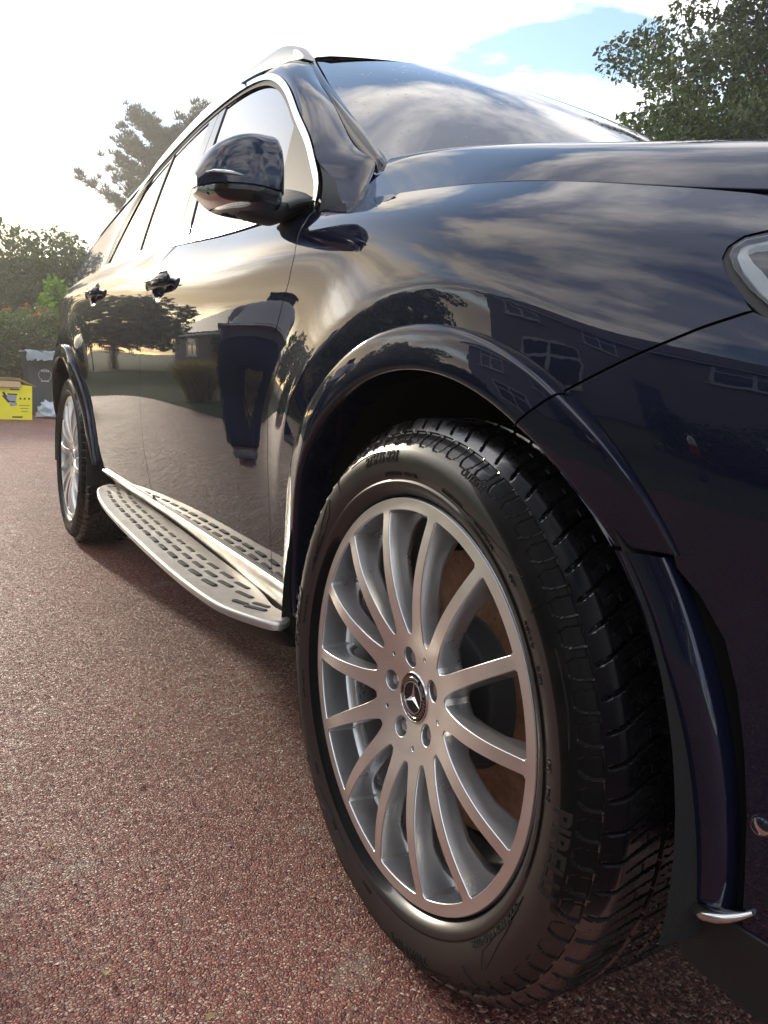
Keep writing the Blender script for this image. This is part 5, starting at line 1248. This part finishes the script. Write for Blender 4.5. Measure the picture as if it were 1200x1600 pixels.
def carton(name, label, loc, rz, dims, base, printed=True, flaps=True):
    L, W, H = dims; t = tag(empty(name, loc, rz=rz), label, 'box'); m, g, b_ = bsdf('printed_card', base, .6); co = obj_co(g); n = noise(g, co, 9, 4); g.l(g.mix(n.outputs[0], tuple(c*.88 for c in base), tuple(min(1, c*1.08) for c in base)), b_.inputs['Base Color'])
    kr = bsdf('brown_card', (.36, .25, .15), .8)[0]; b = MB(); th = .005
    for s in (-1, 1): b.box((0, s*(L/2-th/2), H/2), (W, th, H)); b.box((s*(W/2-th/2), 0, H/2), (th, L-2*th-.001, H))
    b.box((0, 0, .004), (W-.012, L-.012, .006)); b.build('carton_walls', m, t, smooth=False)
    if flaps:
        b = MB(); b.box((W/2+.035, -.04, H+.012), (.10, L*.80, .006), ry=R(48)); b.box((-.03, L/2-.02, H+.03), (W*.9, .20, .006), rx=R(-24)); b.box((0, -L/2+.07, H+.05), (W*.9, .22, .006), rx=R(38)); b.box((-W/2-.02, 0, H+.05), (.12, L*.9, .006), ry=R(-40)); b.build('carton_flaps', kr, t, smooth=False)
    if printed:
        dk = bsdf('black_print', (.03, .03, .03), .5)[0]; gy = bsdf('grey_print', (.30, .32, .34), .5)[0]; X = W/2+.0012
        b = MB(); b.box((X, .36, .035), (.0016, .13, .020)); b.box((X, .33, H-.055), (.0016, .12, .018)); b.box((X, .21, H*.70), (.0016, .03, .10), rx=R(30)); b.box((X, .29, H*.52), (.0022, .09, .018)); b.box((X, .30, H*.74), (.0022, .12, .018)); b.box((X, .22, H*.60), (.0022, .03, .12), rx=R(40))
        for k in range(3): b.box((X, .40+.055*k, H*.62), (.0016, .022, .026))
        for k in range(3): b.box((X, .45, H*.42-.04*k), (.0016, .14-.03*k, .006))
        pr_ = b.build('black_print', dk, t, smooth=False)
        b = MB(); b.box((X, .29, H*.63), (.0018, .12, .10), rx=R(-8)); b.box((X, .31, H*.45), (.0018, .09, .05), rx=R(12)); b.build('tool_picture', gy, t, smooth=False)
        b = MB(); b.box((0, L/2+.001, H*.55), (W*.5, .0016, H*.45)); b.box((-.02, L/2+.001, H*.2), (W*.3, .0016, .03)); b.build('white_label', M['white'], t, smooth=False)
    return t
carton('cardboard_box', 'bright yellow printed carton with open brown flaps standing in front of the bin', (-11.25, .16, 0), R(7), (1.10, .42, .46), (.86, .78, .02))
carton('cardboard_box', 'plain brown carton with a raised flap behind the yellow carton at the left edge', (-11.95, -.30, 0), R(-12), (.8, .45, .50), (.36, .25, .15), False)
carton('cardboard_box', 'small yellow carton mostly hidden by the rear tyre', (-9.9, 1.20, 0), R(10), (.30, .30, .30), (.86, .72, .03), False, False)
b = MB(); G = []
for i in range(9):
    a = np.linspace(0, 2*np.pi, 19)[:-1]; r = .17*math.cos(i/8*1.5)+.01; G.append(np.stack([r*np.cos(a), r*1.5*np.sin(a), np.full(18, .02+.21*math.sin(i/8*1.5))], 1)+RNG.normal(size=(18, 3))*.022)
G = np.stack(G); G = np.concatenate([G, G[:, :1]], 1); b.grid(G); tag(b.build('plastic_wrapping', bsdf('pale_blue_film', (.52, .60, .70), .25, Transmission_Weight=.2)[0], smooth=False, loc=(-11.6, 1.10, .0)), 'crumpled pale blue plastic wrapping on the gravel beside the yellow carton', 'wrapping')
# ---- what the paintwork mirrors, behind the camera
def house(name, label, x0, x1, y0, y1, eave, ridge, wall, wins, doors=()):
    t = tag(empty(name, ((x0+x1)/2, (y0+y1)/2, 0)), label, 'house'); cx, cy = (x0+x1)/2, (y0+y1)/2; w, d = (x1-x0), (y1-y0)
    m, g, b_ = bsdf('rough_render', wall, .9); co = obj_co(g); n = noise(g, co, 90, 3); n2 = noise(g, co, .8, 5); g.l(g.mix(n2.outputs[0], tuple(c*.85 for c in wall), tuple(c*1.1 for c in wall)), b_.inputs['Base Color']); bump(g, b_, n.outputs[0], .01)
    b = MB(); X, Y = w/2, d/2; b.add([(-X, -Y, 0), (X, -Y, 0), (X, Y, 0), (-X, Y, 0), (-X, -Y, eave), (X, -Y, eave), (X, Y, eave), (-X, Y, eave), (-X, 0, ridge), (X, 0, ridge)], [(0, 1, 5, 4), (2, 3, 7, 6), (1, 2, 6, 9, 5), (3, 0, 4, 8, 7)]); b.build('wall', m, t, smooth=False)
    mt, g, b_ = bsdf('slate_roof', (.06, .06, .065), .6); co = obj_co(g); br = g.n('ShaderNodeTexBrick'); g.l(g.v('MULTIPLY', co, (1, .0, 1)), br.inputs['Vector']); br.inputs['Scale'].default_value = 1.0
    b = MB(); ov = .35; sl = (ridge-eave)/Y
    for s in (-1, 1):
        P = [(-X-ov, s*(Y+ov), eave-ov*sl+.06), (X+ov, s*(Y+ov), eave-ov*sl+.06), (X+ov, 0, ridge+.06), (-X-ov, 0, ridge+.06)]; Q = [(a, b2, c+.12) for a, b2, c in P]; b.add(P+Q, [(0, 1, 2, 3), (4, 5, 6, 7), (0, 1, 5, 4), (1, 2, 6, 5), (3, 0, 4, 7)])
    rf = b.build('roof', mt, t, smooth=False); b = MB(); b.box((X*.5, 0, ridge+.4), (.9, .6, 1.3), bev=.02); b.build('chimney', m, rf, smooth=False)
    fr = M['white']; gl = bsdf('window_glass', (.05, .06, .07), .05, 0, 1, .02)[0]
    for (wx, wz, ww, wh) in wins:
        b = MB(); yy = Y+.02
        for dx in (-ww/2, 0, ww/2): b.box((wx-cx+dx, yy, wz), (.09, .09, wh+.09))
        for dz in (-wh/2, wh*.18, wh/2): b.box((wx-cx, yy+.003, wz+dz), (ww, .085, .09))
        b.box((wx-cx, yy+.06, wz-wh/2-.08), (ww+.25, .16, .06)); f = b.build('window', fr, t, smooth=False)
        b = MB(); b.box((wx-cx, yy+.005, wz), (ww-.05, .02, wh-.05)); b.build('pane', gl, f, smooth=False)
    for (wx, ww, wh) in doors:
        b = MB(); b.box((wx-cx, Y+.03, wh/2), (ww, .06, wh), bev=.01)
        for k in range(4): b.box((wx-cx, Y+.065, wh*(k+.5)/4), (ww*.8, .02, wh*.17), bev=.01)
        b.build('door', bsdf('painted_door', (.04, .06, .12), .4)[0], t, smooth=False)
    b = MB(); b.tube([(-X-ov, Y+ov, eave-ov*sl), (X+ov, Y+ov, eave-ov*sl)], .06, 8); b.tube([(X-.2, Y+.08, eave-.1), (X-.2, Y+.08, .1)], .04, 8); b.build('gutter', M['white'], t)
house('house', 'grey rendered house with white windows mirrored in the front wing', -12.5, 3.5, -17.5, -10.5, 4.9, 7.6, (.30, .29, .28), [(-10.5, 3.9, 1.6, 1.3), (-6.8, 3.9, 1.6, 1.3), (-2.5, 3.9, 1.8, 1.3), (1.4, 3.9, 1.4, 1.3), (-9.5, 1.6, 2.2, 1.4), (-1.0, 1.6, 2.2, 1.5)], [(-5.2, 1.0, 2.1), (2.0, 1.0, 2.1)])
house('house', 'white rendered house beyond the front of the SUV, mirrored in the bumper', 6.5, 17, -22, -14.5, 5.0, 7.8, (.46, .46, .44), [(8.5, 3.9, 1.6, 1.3), (12, 3.9, 2.2, 1.3), (9.0, 1.5, 2.2, 1.4)], [(13.5, 1.0, 2.1)])
house('bungalow', 'low dark bungalow far off to the left, mirrored in the doors', -40, -26, -17, -10.5, 2.4, 4.4, (.22, .20, .18), [(-36, 1.4, 1.8, 1.1), (-30, 1.4, 1.8, 1.1)])
hedge('garden_hedge', 'dark clipped hedge along the left side of the driveway, mirrored in the rear door', -13.5, -5.8, -5.2, -4.2, 1.3, 15000, .11, [M['tree']])
for i, (px_, py_, s_) in enumerate([(-6.6, -2.35, 1.05), (-9.6, -2.6, .9)]):
    t = tag(empty('ornamental_grass', (px_, py_, 0)), ['taller straw coloured clump of ornamental grass by the driveway', 'shorter straw coloured clump of ornamental grass near the clipped hedge'][i], 'grass clump', 'straw grass clumps by the driveway')
    n = 2600; a = RNG.uniform(0, 6.28, n); e = RNG.random(n)**.7*.55; b0 = RNG.normal(size=(n, 2))*.08; h = s_*(.55+.35*RNG.random(n)); V = []
    p0 = np.stack([b0[:, 0], b0[:, 1], np.zeros(n)], 1); d = np.stack([np.cos(a)*e*s_, np.sin(a)*e*s_, h], 1); w = np.stack([-np.sin(a), np.cos(a), np.zeros(n)], 1)*.006
    V = np.stack([p0-w, p0+w, p0+d*np.array([.5, .5, .7])+w, p0+d*np.array([.5, .5, .7])-w, p0+d], 1).reshape(-1, 3); k = np.arange(n)*5
    link('blades', fast_mesh('blades', V, [np.stack([k, k+1, k+2, k+3], 1), np.stack([k+3, k+2, k+4], 1)], False), t, M['straw'])
x, y = polar(-152, 30); tree('broadleaf_tree', 'dark broadleaf tree to the left of the grey rendered house, mirrored in the doors', 'tree', (x, y, 0), 5.8, (3.2, 3.2, 2.3), 7000, .30, M['tree'], clumps=60)
x, y = polar(-171, 33); tree('broadleaf_tree', 'round tree beyond the clipped hedge, mirrored in the rear door', 'tree', (x, y, 0), 4.4, (3.2, 3.2, 1.8), 7000, .30, M['tree'], clumps=60)
x, y = polar(-178.5, 32); tree('broadleaf_tree', 'round tree just outside the left edge of the picture', 'tree', (x, y, 0), 4.6, (3.4, 3.4, 1.9), 7000, .30, M['tree'], clumps=60)
redm = bsdf('red_paint', (.42, .02, .02), .4)[0]
for i, (px_, py_, hh_) in enumerate([(-1.3, -3.9, .62), (-.55, -4.3, .70), (.35, -4.6, .66), (1.15, -5.4, .70)]):
    t = tag(empty('marker_post', (px_, py_, 0)), ['garden marker post with white cap and red band nearest the hedge', 'tall garden marker post with white cap and red band', 'garden marker post with white cap and red band third along', 'garden marker post with white cap and red band farthest from the hedge'][i], 'post', 'red and white marker posts in the border')
    b = MB(); b.lathe([(.045, 0), (.045, hh_-.22)], 16, axis='Z'); b.build('post_shaft', M['bark'], t, sharp=40)
    b = MB(); b.lathe([(.047, hh_-.22), (.047, hh_-.10)], 16, axis='Z'); b.build('red_band', redm, t)
    b = MB(); b.lathe([(.047, hh_-.10), (.049, hh_-.02), (.03, hh_+.02), (0, hh_+.03)], 16, axis='Z'); b.build('white_cap', M['white'], t)
hedge('border_shrubs', 'low dark shrubs behind the red and white marker posts', -2.6, 1.2, -6.4, -5.4, .95, 7000, .09, [M['tree']], cat='shrub', wav=.3)

def litter():
    m, g, b = bsdf('dry_leaf', (.30, .20, .09), .8); gi = g.n('ShaderNodeNewGeometry'); co = obj_co(g); n = noise(g, co, 90, 3); g.l(g.mix(n.outputs[0], (.20, .11, .04), (.42, .32, .15)), b.inputs['Base Color'])
    rs = random.Random(5)
    for i, (x, y) in enumerate([(-.62, -.20), (-.30, -.24), (-.12, -.36), (-1.15, -.30), (-.9, -.14), (-1.7, -.24), (.02, -.27), (-2.3, -.05), (-.45, -.40), (-2.9, -.20)]):
        k = i % 2; b = MB(); L = rs.uniform(.010, .019); 
        if k == 0:
            t_ = np.linspace(0, 1, 7); w = L*.30*np.sin(np.pi*t_)**.8+.0004; z = .002+.004*np.sin(t_*2.5)
            b.grid(np.stack([np.stack([t_*L, -w, z+.0025], 1), np.stack([t_*L, 0*w, z], 1), np.stack([t_*L, w, z+.003], 1)])); nm = 'dry_leaf'
        else: b.tube(smooth_curve([[0, 0, .002], [L*.8, .004, .004], [L*1.6, -.002, .0025]], 8), .0005, 5); nm = 'dry_stalk'
        lb = ['tiny curled dry leaf on the gravel below the middle of the side step', 'thin dry stalk on the gravel at the left of the front tyre', 'tiny curled dry leaf on the gravel nearest the lower edge of the picture', 'thin dry stalk on the gravel left of the middle of the side step', 'tiny curled dry leaf on the gravel close under the side step', 'thin dry stalk on the gravel near the back end of the side step', 'tiny curled dry leaf on the gravel beside the lower left of the front tyre', 'thin dry stalk on the gravel just ahead of the rear tyre', 'tiny curled dry leaf at the lower left edge of the gravel', 'thin dry stalk on the gravel beside the rear tyre, farthest from the front wheel'][i]
        o = tag(b.build(nm, m), lb, 'leaf' if k == 0 else 'stalk', 'dry leaves on the gravel' if k == 0 else 'dry stalks on the gravel'); o.location = (x, y, .001); o.rotation_euler = (0, 0, rs.uniform(0, 6.28))
litter()
# ---------------------------------------------------------------- the person mirrored in the doors
def skinned(name, verts, edges, mat, parent, sub=2, root=0, smooth=True):
    me = bpy.data.meshes.new(name); me.from_pydata([v[:3] for v in verts], edges, []); o = link(name, me, parent, mat)
    md = o.modifiers.new('skin', 'SKIN'); md.use_smooth_shade = True; md.branch_smoothing = .4
    for i, v in enumerate(verts):
        r = v[3]; me.skin_vertices[0].data[i].radius = r if isinstance(r, tuple) else (r, r); me.skin_vertices[0].data[i].use_root = (i == root)
    sb = o.modifiers.new('sub', 'SUBSURF'); sb.levels = sub; sb.render_levels = sub; return o
def person():
    t = tag(empty('person', (-4.0, -1.26, 0), rz=R(-142)), 'person in pale grey T-shirt and dark jeans bending forward, mirrored in the front door', 'person')
    skin = bsdf('skin', (.42, .24, .17), .5, Subsurface_Weight=.1)[0]; shirt = bsdf('grey_tshirt', (.50, .49, .50), .85)[0]; jeans = bsdf('dark_jeans', (.02, .028, .055), .85)[0]; hair = bsdf('dark_hair', (.02, .014, .010), .5)[0]; shoe = bsdf('trainers', (.35, .35, .35), .6)[0]
    # faces +x (forward), hips at the back; bent about 60 degrees at the hip
    B = [(-.05, 0, .93, (.15, .17)), (.08, 0, 1.05, (.13, .165)), (.22, 0, 1.17, (.125, .17)), (.36, 0, 1.25, (.11, .18)), (.45, 0, 1.29, .06), (.52, 0, 1.31, .055), (.60, 0, 1.30, (.085, .075)), (.66, 0, 1.24, (.075, .065))]
    E = [(0, 1), (1, 2), (2, 3), (3, 4), (4, 5), (5, 6), (6, 7)]; n = len(B)
    for s in (-1, 1):
        k = len(B); B += [(-.05, .10*s, .86, .10), (.02, .14*s, .68, .085), (.08, .17*s, .50, .062), (.02, .18*s, .30, .055), (-.03, .19*s, .10, .040), (.05, .20*s, .045, .035), (.15, .21*s, .035, .028)]; E += [(0, k)]+[(k+i, k+i+1) for i in range(6)]
        k = len(B); B += [(.36, .19*s, 1.23, .065), (.40, .25*s, 1.08, .050), (.44, .27*s, .95, .042), (.56, .22*s, .88, .034), (.66, .17*s, .84, .026), (.72, .15*s, .83, .030)]; E += [(3, k)]+[(k+i, k+i+1) for i in range(5)]
        for f, (dx, dy, dz) in enumerate([(.07, .030, -.005), (.085, .012, -.008), (.08, -.006, -.01), (.065, -.024, -.012)]):
            q = len(B); B += [(.76, .15*s+dy*s*.7, .83, .0095), (.72+dx, .15*s+dy*s, .825+dz, .0085), (.72+dx*1.25, .15*s+dy*s, .80+dz, .007)]; E += [(k+5, q), (q, q+1), (q+1, q+2)]
        q = len(B); B += [(.71, .115*s, .83, .011), (.745, .095*s, .815, .009)]; E += [(k+5, q), (q, q+1)]
    body = skinned('body', B, E, skin, t)
    S = [(-.03, 0, .97, (.165, .185)), (.08, 0, 1.055, (.150, .185)), (.22, 0, 1.175, (.145, .19)), (.36, 0, 1.255, (.128, .195)), (.43, 0, 1.285, .085)]; ES = [(0, 1), (1, 2), (2, 3), (3, 4)]
    for s in (-1, 1): k = len(S); S += [(.365, .19*s, 1.235, .085), (.395, .245*s, 1.10, .072)]; ES += [(3, k), (k, k+1)]
    skinned('t_shirt', S, ES, shirt, t, root=1)
    J = [(-.06, 0, .94, (.172, .185)), (0, 0, 1.0, (.158, .18))]; EJ = [(0, 1)]
    for s in (-1, 1): k = len(J); J += [(-.05, .105*s, .85, .118), (.02, .14*s, .68, .098), (.08, .17*s, .50, .080), (.02, .18*s, .30, .074), (-.03, .19*s, .08, .066)]; EJ += [(0, k)]+[(k+i, k+i+1) for i in range(4)]
    skinned('jeans', J, EJ, jeans, t)
    for s in (-1, 1): skinned('shoe', [(-.06, .19*s, .05, .048), (.06, .20*s, .045, .048), (.17, .21*s, .035, .036)], [(0, 1), (1, 2)], shoe, t, root=1)
    skinned('hair', [(.555, 0, 1.345, (.080, .085)), (.61, 0, 1.335, (.092, .088)), (.665, 0, 1.30, (.07, .07))], [(0, 1), (1, 2)], hair, t, root=1)
    b = MB()
    for s in (-1, 1): b.lathe([(0, -.004), (.008, 0), (0, .004)], 10, c=(.725, .030*s, 1.235)); b.lathe([(.012, -.008), (.02, 0), (.012, .008)], 10, c=(.625, .082*s, 1.27))
    b.tube([(.715, 0, 1.235), (.745, 0, 1.205), (.725, 0, 1.20)], [.008, .013, .009], 8); b.tube([(.70, -.022, 1.175), (.712, 0, 1.172), (.70, .022, 1.175)], .005, 6)
    b.build('face', skin, t)
person()
# ---------------------------------------------------------------- thin air volume added to imitate lens glare toward the sun
def glare_haze():
    m = bpy.data.materials.new('glare_volume'); m.use_nodes = True; g = NT(m.node_tree)
    v = g.n('ShaderNodeVolumePrincipled'); v.inputs['Color'].default_value = (1, .98, .94, 1); v.inputs['Density'].default_value = .0027; v.inputs['Anisotropy'].default_value = .62
    o = g.n('ShaderNodeOutputMaterial'); g.l(v.outputs[0], o.inputs['Volume'])
    b = MB(); b.box((-12, 5, 6.2), (100, 76, 14.6)); h = tag(b.build('glare_haze', m, smooth=False), kind='stuff')
glare_haze()
